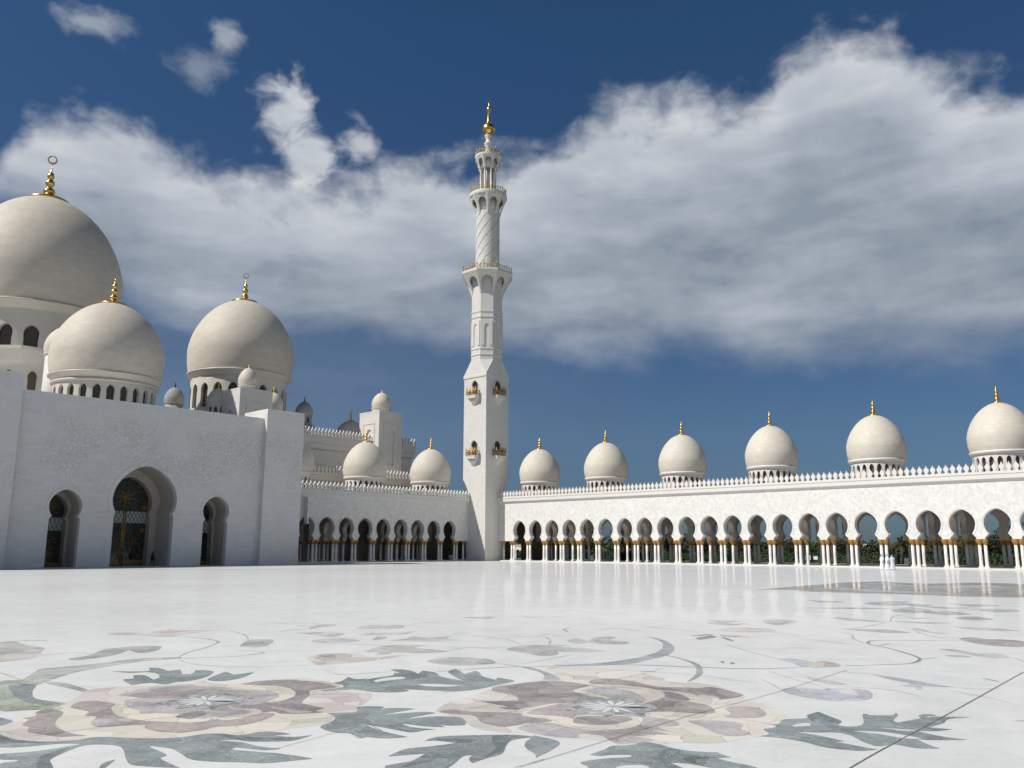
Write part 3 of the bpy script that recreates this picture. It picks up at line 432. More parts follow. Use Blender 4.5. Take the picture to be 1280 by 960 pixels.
('stem','grey',1,0.05,[(-5.40,17.54),(-5.09,17.61),(-4.80,18.01)]),
('stem','grey',1,0.04,[(-7.94,18.03),(-7.21,18.14),(-6.70,17.80)]),
('stem','grey',1,0.09,[(-16.91,21.72),(-16.76,22.51),(-15.63,22.38)]),
('stem','grey',1,0.05,[(-22.30,8.32),(-21.59,8.52),(-21.27,9.03)]),
('stem','grey',1,0.04,[(-19.84,5.98),(-19.31,5.97),(-18.55,5.96)]),
('stem','grey',1,0.1,[(-10.73,41.81),(-11.60,39.27),(-12.30,37.51)]),
('stem','grey',1,0.08,[(-12.36,36.20),(-12.39,33.87),(-11.67,31.55)]),
('leaf','grey',1,0,[(-16.30,41.23),(-16.05,43.19),(-15.12,43.77),(-15.15,41.16)]),
('leaf','grey',1,0,[(-13.76,37.32),(-13.71,39.63),(-12.35,38.05),(-12.81,36.21)]),
('leaf','grey',1,0,[(-13.36,43.36),(-12.38,43.84),(-11.21,43.50),(-11.95,41.77)]),
('leaf','grey',1,0,[(-13.79,31.55),(-12.85,31.61),(-11.88,31.33),(-12.68,30.73)]),
('leaf','grey',1,0,[(-12.32,36.72),(-11.77,38.36),(-10.64,37.13),(-11.15,35.87)]),
('leaf','grey',1,0,[(-11.17,39.97),(-10.49,41.41),(-9.74,40.44),(-10.23,38.85)]),
('leaf','grey',1,0,[(-19.35,41.38),(-18.43,41.52),(-17.26,41.17),(-17.74,39.56)]),
('leaf','grey',1,0,[(-15.25,42.31),(-14.24,42.09),(-13.38,41.27),(-14.04,40.59)]),
('leaf','grey',1,0,[(-10.58,34.80),(-10.18,36.13),(-9.29,35.00),(-9.76,33.99)]),
('leaf','grey',1,0,[(-16.50,27.31),(-15.54,26.92),(-15.34,27.84),(-15.93,27.60)]),
('leaf','grey',1,0,[(-15.00,28.55),(-14.23,28.41),(-14.08,29.29),(-14.76,29.35)]),
]
JOINTS = [(0.016, [(-4.41, 10.21), (-4.47, 11.0), (-4.52, 11.84), (-4.58, 12.99), (-4.67, 14.57), (-4.74, 15.84), (-4.92, 18.76), (-5.03, 20.65)]), (0.011, [(-7.19, 7.71), (-7.32, 9.6), (-7.42, 11.32), (-7.47, 12.7), (-7.51, 14.77), (-7.76, 18.36)]), (0.009, [(-12.98, 4.27), (-12.96, 5.21), (-12.98, 5.98), (-12.92, 6.59)]), (0.009, [(-10.01, 6.22), (-10.21, 7.05), (-10.43, 8.01), (-9.92, 7.86)]), (0.009, [(-7.22, 7.66), (-7.24, 8.21)]), (0.009, [(-10.21, 9.67), (-10.28, 10.8), (-10.26, 11.97), (-10.45, 14.11), (-10.63, 15.84)])]
STARS = [[(-13.859, 7.301), (-13.596, 7.559)], [(-8.723, 11.567), (-8.431, 11.852)]]
EXPOSURE = 0.02
SKY_STRENGTH = .06
SKYTINT = [(0.0, (.27,.40,.62)), (.05, (.34,.475,.68)), (.12, (.45,.585,.77)), (.35, (.46,.645,.85)), (.56, (.41,.70,.92)), (.75, (.30,.45,.56)), (1.0, (.28,.38,.46))]
CL_TOP = [(-80,17),(-76.5,21),(-75,24.3),(-70.8,25.2),(-67.5,25.3),(-61,23.4),(-58,23.6),(-54,24.4),(-51,25.4),(-47,25.4),(-42,26.2),(-38.9,27.4),(-35.5,29.1),(-31.5,29),(-28.8,28.3),(-26,29),(-23.2,30.9),(-20.1,31.6),(-17.6,30.7),(-15,28),(-10.4,26),(-5,24)]
CL_BOT = [(-80,20),(-75.9,19),(-69.1,14.5),(-64.1,12.8),(-57.5,13),(-47.9,12.5),(-35,11.8),(-20,11),(-11.9,10.5),(-5,10)]
WISPS = [(-72.5,30.3,3.4,1.3,.55),(-63.7,31.1,1.8,1.2,.6),(-65.1,29.2,2.6,1.4,.35),(-59.6,27.6,2.9,3.6,1.1),(-57.8,24.8,2.6,2.6,1.1),(-54.6,26.2,2.0,2.6,.8)]
CLOUDC = [(0.0,(.30,.35,.42)),(.35,(.45,.50,.575)),(.7,(.63,.665,.715)),(1.0,(.80,.81,.83))]
CLK = .9
# ------------------------------------------------------------------ ground, floor, inlay
g = MB(); g.box(-3000, 3000, -3000, 3000, -1.2, -.12); tag(g.obj('ground', M['soil']), None, None, kind='structure')
g = MB(); g.box(-121.5, 90, -120, 118.2, -.11, 0); tag(g.obj('courtyard_floor', M['floor']), None, None, kind='structure')
g = MB(); g.box(-180, 60, 131.6, 146, -.118, -.02); tag(g.obj('garden_path', M['paving']), None, None, kind='structure')

def catmull(pts, closed, sub=4):
    n = len(pts); out = []
    rng_ = range(n) if closed else range(n-1)
    for i in rng_:
        if closed: p0, p1, p2, p3 = pts[(i-1) % n], pts[i], pts[(i+1) % n], pts[(i+2) % n]
        else: p0, p1, p2, p3 = pts[max(i-1,0)], pts[i], pts[i+1], pts[min(i+2,n-1)]
        d1 = math.hypot(p2[0]-p1[0], p2[1]-p1[1])
        # keep sharp tips: no smoothing where the outline turns back on itself
        def ang(a, b, c):
            v = (b[0]-a[0], b[1]-a[1]); w = (c[0]-b[0], c[1]-b[1]); l = math.hypot(*v)*math.hypot(*w)
            return 1 if l < 1e-9 else (v[0]*w[0]+v[1]*w[1])/l
        s1 = 0 if ang(p0, p1, p2) < -.2 else .5
        s2 = 0 if ang(p1, p2, p3) < -.2 else .5
        def lim(v):
            l = math.hypot(*v); k = min(1.0, 1.6*d1/l) if l > 1e-9 else 1; return (v[0]*k, v[1]*k)
        m1 = lim(((p2[0]-p0[0])*s1, (p2[1]-p0[1])*s1)); m2 = lim(((p3[0]-p1[0])*s2, (p3[1]-p1[1])*s2))
        for k in range(sub):
            t = k/sub; t2 = t*t; t3 = t2*t
            a, b_, c, d = 2*t3-3*t2+1, t3-2*t2+t, -2*t3+3*t2, t3-t2
            out.append((a*p1[0]+b_*m1[0]+c*p2[0]+d*m2[0], a*p1[1]+b_*m1[1]+c*p2[1]+d*m2[1]))
    if not closed: out.append(pts[-1])
    return out
def sheet(mb, pts, z, mi):
    tri = tessellate_polygon([[Vector((p[0], p[1], 0)) for p in pts]])
    mb.add([(p[0], p[1], z) for p in pts], [tuple(t) for t in tri], mi)
def ribbon(mb, pts, w, z, mi, taper=True):
    l, r_ = [], []
    for i, p in enumerate(pts):
        a = pts[max(i-1,0)]; b_ = pts[min(i+1,len(pts)-1)]; dx, dy = b_[0]-a[0], b_[1]-a[1]; q = math.hypot(dx, dy) or 1
        k = w/2*(min(1, .35+2.5*min(i, len(pts)-1-i)/len(pts)) if taper else 1)
        l.append((p[0]-dy/q*k, p[1]+dx/q*k, z)); r_.append((p[0]+dy/q*k, p[1]-dx/q*k, z))
    n = len(pts); mb.add(l+r_, [(i, i+1, n+i+1, n+i) for i in range(n-1)], mi)
keys = list(INL); mats = [IM[k] for k in keys]
inl = {}; seen = {}
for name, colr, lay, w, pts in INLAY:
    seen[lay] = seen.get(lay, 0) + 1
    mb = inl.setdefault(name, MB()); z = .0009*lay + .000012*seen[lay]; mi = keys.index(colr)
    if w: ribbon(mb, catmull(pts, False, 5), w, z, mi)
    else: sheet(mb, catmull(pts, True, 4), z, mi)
# flower hearts: ring of slate chips and radiating white stamens
for (c, e) in STARS:
    mb = inl['flower']; r0 = math.hypot(e[0]-c[0], e[1]-c[1])*1.35
    rr = random.Random(3); zi = [0]
    def blob(rad, n, j, z, mi, cc=c):
        zi[0] += 1; z += zi[0]*.00001
        sheet(mb, catmull([(cc[0]+rad*(1+j*(rr.random()-.5))*math.cos(2*PI*k/n), cc[1]+rad*(1+j*(rr.random()-.5))*math.sin(2*PI*k/n)) for k in range(n)], True, 3), z, mi)
    blob(r0*1.25, 22, .35, .0056, keys.index('greymauve'))
    for k in range(60):
        a = rr.random()*2*PI; q = r0*(1.0+.45*rr.random()); blob(.025+.045*rr.random(), 6, .5, .0060, keys.index('slate' if rr.random() < .6 else 'grey'), (c[0]+q*math.cos(a), c[1]+q*math.sin(a)))
    blob(r0*.95, 24, .2, .0068, keys.index('slatepale'))
    for k in range(14):
        a = 2*PI*k/14 + .1; q0, q1 = .08*r0, r0*(.82+.2*rr.random()); wv = .020*r0/.4
        ca, sa = math.cos(a), math.sin(a)
        pl = [(q0, 0), ((q0+q1)*.45, wv*1.5), (q1*.9, wv*1.1), (q1, 0), (q1*.9, -wv*1.1), ((q0+q1)*.45, -wv*1.5)]
        sheet(mb, catmull([(c[0]+u*ca-v*sa, c[1]+u*sa+v*ca) for u, v in pl], True, 3), .0074+.00002*k, keys.index('marble'))
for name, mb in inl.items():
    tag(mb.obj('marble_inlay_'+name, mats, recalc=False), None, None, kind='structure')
mb = MB()
for w, pts in JOINTS: ribbon(mb, catmull(pts, False, 4), w, .0082, 0, False)
ribbon(mb, [(-118, 15.2), (-104.8, 30.6), (-91.9, 45.8), (-78.4, 61.7), (-66, 76)], .30, .0085, 0)
tag(mb.obj('floor_joints', M['joint'], recalc=False), None, None, kind='structure')
# ------------------------------------------------------------------ architecture helpers
def keyhole(hw, Rr, zc, top, neck, zneck, zb, zlobe=None, n=14):
    """horseshoe opening outline, left foot -> crown -> right foot, centred on u=0"""
    left = [(-hw, zb)]
    if zlobe: left += [(-hw, zlobe), (-neck-.5*(hw-neck), zlobe + .45*(zneck-zlobe))]
    left.append((-neck, zneck))
    t0 = math.asin(min(1, neck/Rr)); zlow = (zc - zneck)/math.cos(t0) if math.cos(t0) > .05 else Rr
    for i in range(1, 7):
        t = t0 + (PI/2 - t0)*i/6; left.append((-Rr*math.sin(t), zc - zlow*math.cos(t)))
    for i in range(1, n):
        t = PI/2*i/n; x = Rr*math.cos(t); left.append((-x, zc + (top-zc)*(1-(x/Rr)**1.6)**(1/1.92)))
    return left + [(0, top)] + [(-u, z) for u, z in reversed(left)]
def wall_arches(mb, u0, u1, z0, z1, ops, d0, d1, fn, mi=0, cuts=None):
    """solid wall; ops: list of (centre, outline) with open feet at z0; split into one strip per opening"""
    ops = sorted(ops, key=lambda o: o[0])
    ed = [u0] + [(a[0]+b[0])/2 for a, b in zip(ops, ops[1:])] + [u1]
    for k, (c, ol) in enumerate(ops):
        a, b = ed[k], ed[k+1]
        outline = [(c+u, z) for u, z in ol]
        poly = [(a, z1), (a, z0)] + outline + [(b, z0), (b, z1)]
        n = len(poly)
        tri = tessellate_polygon([[Vector((p[0], p[1], 0)) for p in poly]])
        vs = [fn(u, d0, z) for u, z in poly] + [fn(u, d1, z) for u, z in poly]
        fs = [tuple(t) for t in tri] + [tuple(i+n for i in reversed(t)) for t in tri]
        fs += [(i, i+1, i+1+n, i+n) for i in range(1, n-2)]            # feet, jambs and soffit
        fs.append((n-1, 0, n, 2*n-1))                                  # top
        if k == 0: fs.append((0, 1, 1+n, n))
        if k == len(ops)-1: fs.append((n-2, n-1, 2*n-1, 2*n-2))
        mb.add(vs, fs, mi)
def arch_ring(mb, c, outline, zc, grow0, grow1, d0, d1, fn, zmin, mi=0):
    """raised moulding following the upper part of an opening"""
    pts = [(u, z) for u, z in outline if z >= zmin]
    def off(u, z, g):
        q = math.hypot(u, z-zc) or 1; return (c+u*(1+g/q), zc+(z-zc)*(1+g/q))
    A = [off(u, z, grow0) for u, z in pts]; B = [off(u, z, grow1) for u, z in pts]; n = len(A)
    vs = [fn(*p_(p, d0)) for p in A for p_ in (lambda p, d: (p[0], d, p[1]),)] + [fn(p[0], d0, p[1]) for p in B] + [fn(p[0], d1, p[1]) for p in A] + [fn(p[0], d1, p[1]) for p in B]
    fs = []
    for i in range(n-1):
        fs += [(i, i+1, n+i+1, n+i), (n+i, n+i+1, 3*n+i+1, 3*n+i), (i, i+1, 2*n+i+1, 2*n+i)]
    mb.add(vs, fs, mi)
MER = [(-.39,0),(.39,0),(.39,.16),(.20,.24),(.15,.42),(.24,.60),(.33,.86),(.24,1.10),(.09,1.30),(0,1.62),(-.09,1.30),(-.24,1.10),(-.33,.86),(-.24,.60),(-.15,.42),(-.20,.24),(-.39,.16)]
def merlons(mb, u0, u1, z, d0, d1, fn, pitch=.8, sc=1.0):
    n = max(1, round((u1-u0)/pitch)); pt = (u1-u0)/n
    for k in range(n):
        c = u0 + (k+.5)*pt; f = pt/.8
        mb.extrude([(c+u*f, z+h*sc) for u, h in MER], d0, d1, fn)
def prof_run(mb, prof, u0, u1, fn, mi=0):
    """closed profile (d,z) run along u"""
    n = len(prof); vs = [fn(u0, d, z) for d, z in prof] + [fn(u1, d, z) for d, z in prof]
    mb.add(vs, [(i, (i+1) % n, (i+1) % n+n, i+n) for i in range(n)] + [tuple(range(n)), tuple(range(2*n-1, n-1, -1))], mi)

def finial(parent, x, y, z, s, crescent=False, cap=None, mat=None):
    mb = MB(); p = (cap or [(.5*s, -.1*s)]) + [(.42*s, .10*s), (.26*s, .3*s), (.30*s, .38*s)]
    zz = .42*s
    for r_, h in ((.58,.92),(.46,.80),(.34,.66)):
        for i in range(7):
            t = PI*i/6; p.append((s*(.20+(r_-.20)*math.sin(t)), zz + s*h*i/6))
        zz += s*h
        p.append((.26*s, zz+.03*s)); zz += .07*s
    p += [(.09*s, zz+.1*s), (.055*s, zz+.5*s), (.01*s, zz+.95*s)]
    mb.lathe([(r_, z+h) for r_, h in p], 20, (x, y))
    if crescent:
        cz = z + zz + 1.45*s; n = 40
        vs = []; fs = []
        for i in range(n+1):
            a = PI/2 + .10 + (2*PI-.20)*i/n; ca, sa = math.cos(a), math.sin(a)
            th = .07*s + .14*s*(1-abs(1-2*i/n))
            ro = .47*s; ri = ro - th*.9
            for q, dd in ((ro, -.07*s), (ro, .07*s), (ri, .07*s), (ri, -.07*s)):
                h = ca*q; vs.append((x + h*.45 + dd*.9, y + h*.9 - dd*.45, cz + sa*q))
        for i in range(n):
            for k in range(4): fs.append((i*4+k, i*4+(k+1)%4, (i+1)*4+(k+1)%4, (i+1)*4+k))
        fs += [(0,1,2,3), (n*4+3, n*4+2, n*4+1, n*4)]
        mb.add(vs, fs, 0)
    return mb.obj('finial', mat or M['gold'], parent, (x, y, z))
SHELL = [(.93,0),(.965,.12),(.988,.27),(1.0,.46)] + [(max(0,(1-f**1.62))**(1/1.9), .46+1.24*f) for f in (.1,.2,.3,.4,.5,.6,.7,.8,.87,.93,.97,.99,1.0)]
def smooth_prof(pr, sub=3):
    out = []
    for i in range(len(pr)-1):
        p0, p1, p2, p3 = pr[max(i-1,0)], pr[i], pr[i+1], pr[min(i+2,len(pr)-1)]
        for k in range(sub):
            t = k/sub
            out.append(tuple(.5*((2*b)+(-a+c)*t+(2*a-5*b+4*c-d)*t*t+(-a+3*b-3*c+d)*t**3) for a, b, c, d in zip(p0, p1, p2, p3)))
    return out + [pr[-1]]
SHELLS = smooth_prof(SHELL)
SHELLB = smooth_prof([(.955,0),(.978,.12),(.993,.27),(1.0,.46)] + [(max(0,(1-f**1.72))**(1/1.95), .46+1.24*f) for f in (.1,.2,.3,.4,.5,.6,.7,.8,.87,.93,.97,.99,1.0)])
def dome(parent, x, y, z0, r, nwin, hdrum, fs=None, crescent=False, mat='dome', style='big', segs=72, fin=True, glass='amber', hs=1.0, wf=(.06,.90)):
    """dome shell > drum, cornice, windows or glazing, finial"""
    mb = MB(); mb.lathe([(max(0, a)*r, z0+b*r*hs) for a, b in (SHELLS if style == 'small' else SHELLB)], segs, (x, y), capt=False)
    sh = mb.obj('dome', M[mat], parent, (x, y, z0))
    c = MB()
    if style == 'small': c.lathe([(r*.86, z0-.115*r), (r*.93, z0-.10*r), (r*.955, z0-.07*r), (r*.975, z0-.03*r), (r*.97, z0-.005*r), (r*.945, z0+.012*r), (r*.90, z0+.015*r)], segs, (x, y), capb=False, capt=False)
    else: c.lathe([(r*.86, z0-.116*r), (r*.905, z0-.112*r), (r*.925, z0-.085*r), (r*.95, z0-.052*r), (r*.972, z0-.034*r), (r*.975, z0-.028*r), (r*.985, z0-.026*r), (r*.985, z0-.004*r), (r*.965, z0+.003*r), (r*.93, z0+.006*r)], segs, (x, y), capb=False, capt=False)
    if style == 'double':
        c.lathe([(r*.86, z0-.185*r), (r*.90, z0-.178*r), (r*.93, z0-.16*r), (r*.925, z0-.135*r), (r*.90, z0-.118*r), (r*.86, z0-.116*r)], segs, (x, y), capb=False, capt=False)
    c.obj('cornice', M['trimcream' if mat == 'dome' else 'trim' if mat == 'domewhite' else mat], sh, (x, y, z0))
    zt = z0 - (.185 if style == 'double' else .115)*r; zb = zt - hdrum
    rd = r*(.885 if style != 'big' else .90)
    if nwin:
        d = MB(); ww = 2*PI/nwin
        def fn(u, dd, z): return (x + (rd-dd)*math.cos(u), y + (rd-dd)*math.sin(u), z)
        ops = []; k = .30 if style != 'small' else .31
        hz_ = hdrum
        w0, w1 = wf; wh = w1-w0; ol0 = keyhole(1, 1, w0+.75*wh, w1, .92, w0+.54*wh, w0, n=5)
        ol = [(u*ww*k, zb + v*hz_) for u, v in ol0]
        # sill row below the openings
        d.lathe([(rd+.02*r, zb-.04*hz_), (rd+.02*r, zb+w0*hz_)], nwin*3, (x, y), capt=False, capb=False)
        for i in range(nwin): ops.append((i*ww, ol))
        wall_arches(d, -ww/2, 2*PI-ww/2, zb+w0*hz_, zt, ops, 0, .07*r if style == 'big' else .06*r, fn)
        d.obj('drum', M['trimcream' if mat == 'dome' else 'trim' if mat == 'domewhite' else mat], sh, (x, y, z0))
        if style == 'small':
            w = MB(); w.lathe([(rd-.085*r, zb), (rd-.085*r, zt)], nwin, (x, y), capt=False, capb=False); w.obj('glazing', M[glass], sh, (x, y, z0))
        else:
            first = None
            for i in range(nwin):
                if first is None:
                    w = MB(); a = ww*k*1.12; q = rd-.06*r
                    nn = 4
                    vs = [((q)*math.cos(-a+2*a*j/nn), (q)*math.sin(-a+2*a*j/nn), zz) for zz in (zb+w0*hz_-.05-z0, zb+(w1+.02)*hz_-z0) for j in range(nn+1)]
                    w.add(vs, [(j, j+1, nn+2+j, nn+1+j) for j in range(nn)])
                    first = w.obj('window', M['glass2'], sh, (0,0,0), recalc=False); first.location = (0,0,0); ob = first
                else:
                    ob = first.copy(); COL.objects.link(ob); ob.parent = sh
                ob.rotation_euler = (0, 0, i*ww)
    if fin:
        s = fs or r*.2
        cr = .25 if style != 'small' else .20
        def zs(q):   # height of the shell at radius q*r
            lo, hi = .46, 1.70
            for _ in range(30):
                m_ = (lo+hi)/2; rad = max(0, 1-((m_-.46)/1.24)**(1.62 if style == 'small' else 1.72))**(1/(1.9 if style == 'small' else 1.95))
                if rad > q: lo = m_
                else: hi = m_
            return lo*hs*r
        zf = 1.70*r*hs
        finial(sh, x, y, z0+zf, s, crescent, [(cr*r*.98, zs(cr)-zf-.005*r), (cr*r*1.03, zs(cr)-zf+.012*r), (cr*r*1.0, zs(cr)-zf+.032*r), (cr*r*.6, zs(cr*.6)-zf+.022*r), (cr*r*.3, .03*r)], M['metal'] if mat == 'roofgrey' else M['gold'])
    return sh
M['glass2'] = simple('bronze_window_lattice', (.05,.045,.035), .25, 0, .6, scale=5.0)

M['dimwall'] = marble('dimmed_gallery_wall', (.22,.20,.18), (.19,.17,.155), 1.2, .6)  # wall marble darkened further, deep gallery shade painted into the colour
M['dimfloor'] = simple('dimmed_gallery_floor', (.30,.28,.25), .3, 0, .15)  # floor colour lowered to paint in the shade under the gallery roof
# columns -------------------------------------------------------------------
colproto = {}
def column_mesh():
    m = MB(); m.box(-.29,.29,-.29,.29,.13,.30)
    m.lathe([(.27,.30),(.28,.36),(.24,.42),(.215,.50),(.205,1.5),(.19,2.96)], 14)
    k = MB(); k.lathe([(.195,2.93),(.235,2.98),(.215,3.04),(.24,3.14),(.30,3.30),(.375,3.46),(.395,3.54),(.36,3.58)], 14)
    for i in range(8):       # gilded palm leaves curling out
        a = 2*PI*i/8; ca, sa = math.cos(a), math.sin(a)
        k.tube([(.22*ca,.22*sa,3.06),(.29*ca,.29*sa,3.24),(.38*ca,.38*sa,3.42),(.43*ca,.43*sa,3.47)], [.045,.05,.045,.02], 5)
    k.box(-.36,.36,-.36,.36,3.575,3.655)
    return m, k
def add_column(parent, x, y, loc0):
    if 'c' not in colproto:
        m, k = column_mesh(); c = m.obj('column', M['column']); q = k.obj('capital', M['capital'], c)
        colproto['c'] = (c, q); c.parent = parent; c.location = (x-loc0[0], y-loc0[1], 0); return
    c0, q0 = colproto['c']; c = c0.copy(); q = q0.copy(); COL.objects.link(c); COL.objects.link(q)
    c.parent = parent; c.location = (x-loc0[0], y-loc0[1], 0); q.parent = c

# ------------------------------------------------------------------ arcades
def arcade(o, label, F, k0, k1, pitch, dome_ks, xt, start_gap, limit=100, closed=False):
    """F(u, d, z) -> world; columns at u = k*pitch (k0..k1)"""
    rt = root('arcade', o, label, 'arcade', 'marble arcades round the courtyard')
    ol = keyhole(1.49, 1.53, 5.68, 7.35, 1.07, 4.36, 3.655, 3.86)
    us = [k*pitch for k in range(k0, k1+1)]
    ua, ub = us[0]-start_gap, us[-1]+pitch/2
    ops = [((a+b)/2, ol) for a, b in zip(us, us[1:])]
    DEP = 10.6
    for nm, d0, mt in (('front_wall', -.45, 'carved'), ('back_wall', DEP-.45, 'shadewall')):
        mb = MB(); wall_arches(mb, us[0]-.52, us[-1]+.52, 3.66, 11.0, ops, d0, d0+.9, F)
        mb.extrude([(ua, 3.66), (us[0]-.52, 3.66), (us[0]-.52, 11.0), (ua, 11.0)], d0, d0+.9, F)
        if nm == 'front_wall':
            for c, q in ops: arch_ring(mb, c, q, 5.68, .10, .24, d0-.04, d0+.02, F, 4.5)
        mb.obj(nm, M[mt], rt, o)
    if closed:
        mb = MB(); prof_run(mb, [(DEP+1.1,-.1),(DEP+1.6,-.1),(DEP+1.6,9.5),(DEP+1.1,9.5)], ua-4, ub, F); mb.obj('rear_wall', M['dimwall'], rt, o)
    # transverse arches at the corners of the domed bays
    t_ops = keyhole(1.9, 1.95, 5.6, 7.6, 1.5, 4.36, 3.655, 3.86)
    s_ops = keyhole(1.15, 1.2, 5.3, 6.6, .85, 4.36, 3.655, 3.86)
    mb = MB()
    for k in xt:
        if k < k0 or k > k1: continue
        def G(u, d, z, k=k): return F(k*pitch+d, u, z)
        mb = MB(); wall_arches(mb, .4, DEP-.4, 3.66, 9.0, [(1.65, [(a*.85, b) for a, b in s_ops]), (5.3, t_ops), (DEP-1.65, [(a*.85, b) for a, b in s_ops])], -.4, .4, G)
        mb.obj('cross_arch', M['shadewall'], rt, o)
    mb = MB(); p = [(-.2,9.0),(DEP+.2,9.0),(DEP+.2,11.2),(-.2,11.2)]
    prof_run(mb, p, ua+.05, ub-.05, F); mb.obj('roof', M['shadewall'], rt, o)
    mb = MB(); prof_run(mb, [(-.46,-.1),(-1.25,-.1),(-1.25,.13),(DEP+1.0,.13),(DEP+1.0,-.1)], ua, ub, F); mb.obj('plinth', M['trim'], rt, o)
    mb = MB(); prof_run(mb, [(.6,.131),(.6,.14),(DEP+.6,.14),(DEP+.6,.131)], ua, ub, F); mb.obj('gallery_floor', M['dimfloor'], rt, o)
    mb = MB()
    for s, dd in ((1, 0), (-1, DEP)):
        pr = [(-.45,10.72),(-.55,10.78),(-.62,10.95),(-.82,11.02),(-.82,11.52),(-.90,11.60),(-.90,11.75),(-.2,11.75),(-.2,10.9),(-.4,10.9)]
        prof_run(mb, [(dd+s*a, z) for a, z in pr], ua-.3, ub, F)
    mb.obj('cornice', M['trim'], rt, o)
    for d0 in (-.80, DEP+.52): mb = MB(); merlons(mb, ua-.3, ub, 11.75, d0, d0+.28, F, pitch/5, .82); prof_run(mb, [(d0-.02,11.74),(d0+.3,11.74),(d0+.3,11.84),(d0-.02,11.84)], ua-.3, ub, F); mb.obj('parapet', M['trim'], rt, o)
    pos = []
    for u in us:
        for e in (-.33, .33): pos += [(0, u+e, 0), (2, u+e, DEP)]
    for k in xt:
        if k0 <= k <= k1:
            for dd in (3.0, 7.6): pos.append((1, k*pitch, dd))
    pos.append((0, ua+.9, 0))
    def dist(q): w = F(q[1], q[2], 0); return math.hypot(w[0], w[1]) + (30 if q[0] == 2 else 0)
    pos.sort(key=dist)
    for q in pos[:limit]:
        w = F(q[1], q[2], 0); add_column(rt, w[0], w[1], o)
    if pos[limit:]:
        mb = MB()
        for q in pos[limit:]:
            w = F(q[1], q[2], 0)
            mb.lathe([(.29,.13),(.28,.36),(.215,.50),(.19,2.96)], 10, w[:2]); mb.lathe([(.195,2.95),(.24,3.14),(.39,3.5),(.38,3.655)], 10, w[:2], 1)
        tag(mb.obj('column', [M['column'], M['capital']], rt, o), None, None, kind='stuff')
    for kd in dome_ks:
        w = F(kd*pitch, 5.3, 0); dome(rt, w[0], w[1], 14.75, 3.98, 22, 2.7, .60, style='small', segs=56, hs=.965, mat='domewhite')
        mb = MB(); mb.lathe([(3.9, 11.1), (3.75, 11.5)], 32, w[:2]); mb.obj('dome_base', M['trim'], rt, o)
    return rt

NX0, NY = -112.15, 118.6
arcade((NX0, NY, 0), 'brightly sunlit white marble arcade to the right of the minaret, six domes on its roof', lambda u, d, z: (NX0+u, NY+d, z), 0, 24, 4.008,
       [.5+4*j for j in range(6)], [2,3,6,7,10,11,14,15,18,19,22,23], 3.3, 100)
WX, WY0, WP = -120.5, 80.5, 3.89
arcade((WX, WY0, 0), 'shaded white marble arcade between the entrance block and the minaret', lambda u, d, z: (WX-d, WY0+8*WP-u, z), 0, 10, WP,
       [.5, 4.5, 8.5], [2,3,6,7], 2.9, 100, True)

cr_ = root('corner_hall', (-130, 133, 0), 'dim low corner building seen through the arches nearest the minaret', 'building')
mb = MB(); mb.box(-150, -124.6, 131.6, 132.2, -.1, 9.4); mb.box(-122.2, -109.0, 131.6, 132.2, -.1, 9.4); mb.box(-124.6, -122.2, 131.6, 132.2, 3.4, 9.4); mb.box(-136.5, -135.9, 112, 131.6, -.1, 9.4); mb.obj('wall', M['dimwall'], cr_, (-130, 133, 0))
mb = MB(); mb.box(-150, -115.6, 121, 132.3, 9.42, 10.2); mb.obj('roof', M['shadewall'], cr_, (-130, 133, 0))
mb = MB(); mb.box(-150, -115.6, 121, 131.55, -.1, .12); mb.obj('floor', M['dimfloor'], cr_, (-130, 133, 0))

# ------------------------------------------------------------------ minaret
MX, MY, HW = -118.6, 117.6, 3.1
def mz(z): return 2.5 + (z-2.5)*1.008
mt = root('minaret', (MX, MY, 0), 'tall white minaret with gilded balconies and gold ball top at the courtyard corner', 'minaret')
mo = (MX, MY, 0)
mb = MB()
def ring_poly(mb, polys, mi=0):
    n = len(polys[0][1]); vs = [(MX+x, MY+y, z) for z, pl in polys for x, y in pl]; fs = []
    for j in range(len(polys)-1): fs += [(j*n+i, j*n+(i+1)%n, (j+1)*n+(i+1)%n, (j+1)*n+i) for i in range(n)]
    fs += [tuple(range(n-1,-1,-1)), tuple((len(polys)-1)*n+i for i in range(n))]
    mb.add(vs, fs, mi)
def chamf(h, c):   # square with its NE and SW corners cut by c
    return [(-h+c,-h),(h,-h),(h,-h),(h,h-c),(h-c,h),(-h,h),(-h,h),(-h,-h+c)]
e = .001
ring_poly(mb, [(0, chamf(HW, 1.05)), (12.6, chamf(HW, 1.05)), (mz(15.2), chamf(HW, e)), (mz(34.9), chamf(HW, e)), (mz(34.95), chamf(HW+.12, e)), (mz(35.4), chamf(HW+.14, e))])
A8 = 3.05; T8 = A8*math.tan(PI/8)
oct8 = lambda a: [(-a*math.tan(PI/8),-a),(a*math.tan(PI/8),-a),(a,-a*math.tan(PI/8)),(a,a*math.tan(PI/8)),(a*math.tan(PI/8),a),(-a*math.tan(PI/8),a),(-a,a*math.tan(PI/8)),(-a,-a*math.tan(PI/8))]
sq8 = lambda h: [(-h+e,-h),(h-e,-h),(h,-h+e),(h,h-e),(h-e,h),(-h+e,h),(-h,h-e),(-h,-h+e)]
ring_poly(mb, [(mz(35.4), sq8(HW+.14)), (mz(35.5), sq8(HW+.1)), (mz(38.4), oct8(A8+.03)), (mz(38.5), oct8(A8+.03))])
mb.obj('square_shaft', M['tower'], mt, mo)
mb = MB()
z = [38.5,39.3,39.35,39.55,39.6,40.5,40.55,40.8,40.85,46.9,46.95,47.2,47.25,48.0,48.05,48.35,48.4,56.4]
a = [0,0,.12,.12,.03,.03,.14,.14,0,0,.12,.12,0,0,.10,.10,0,0]
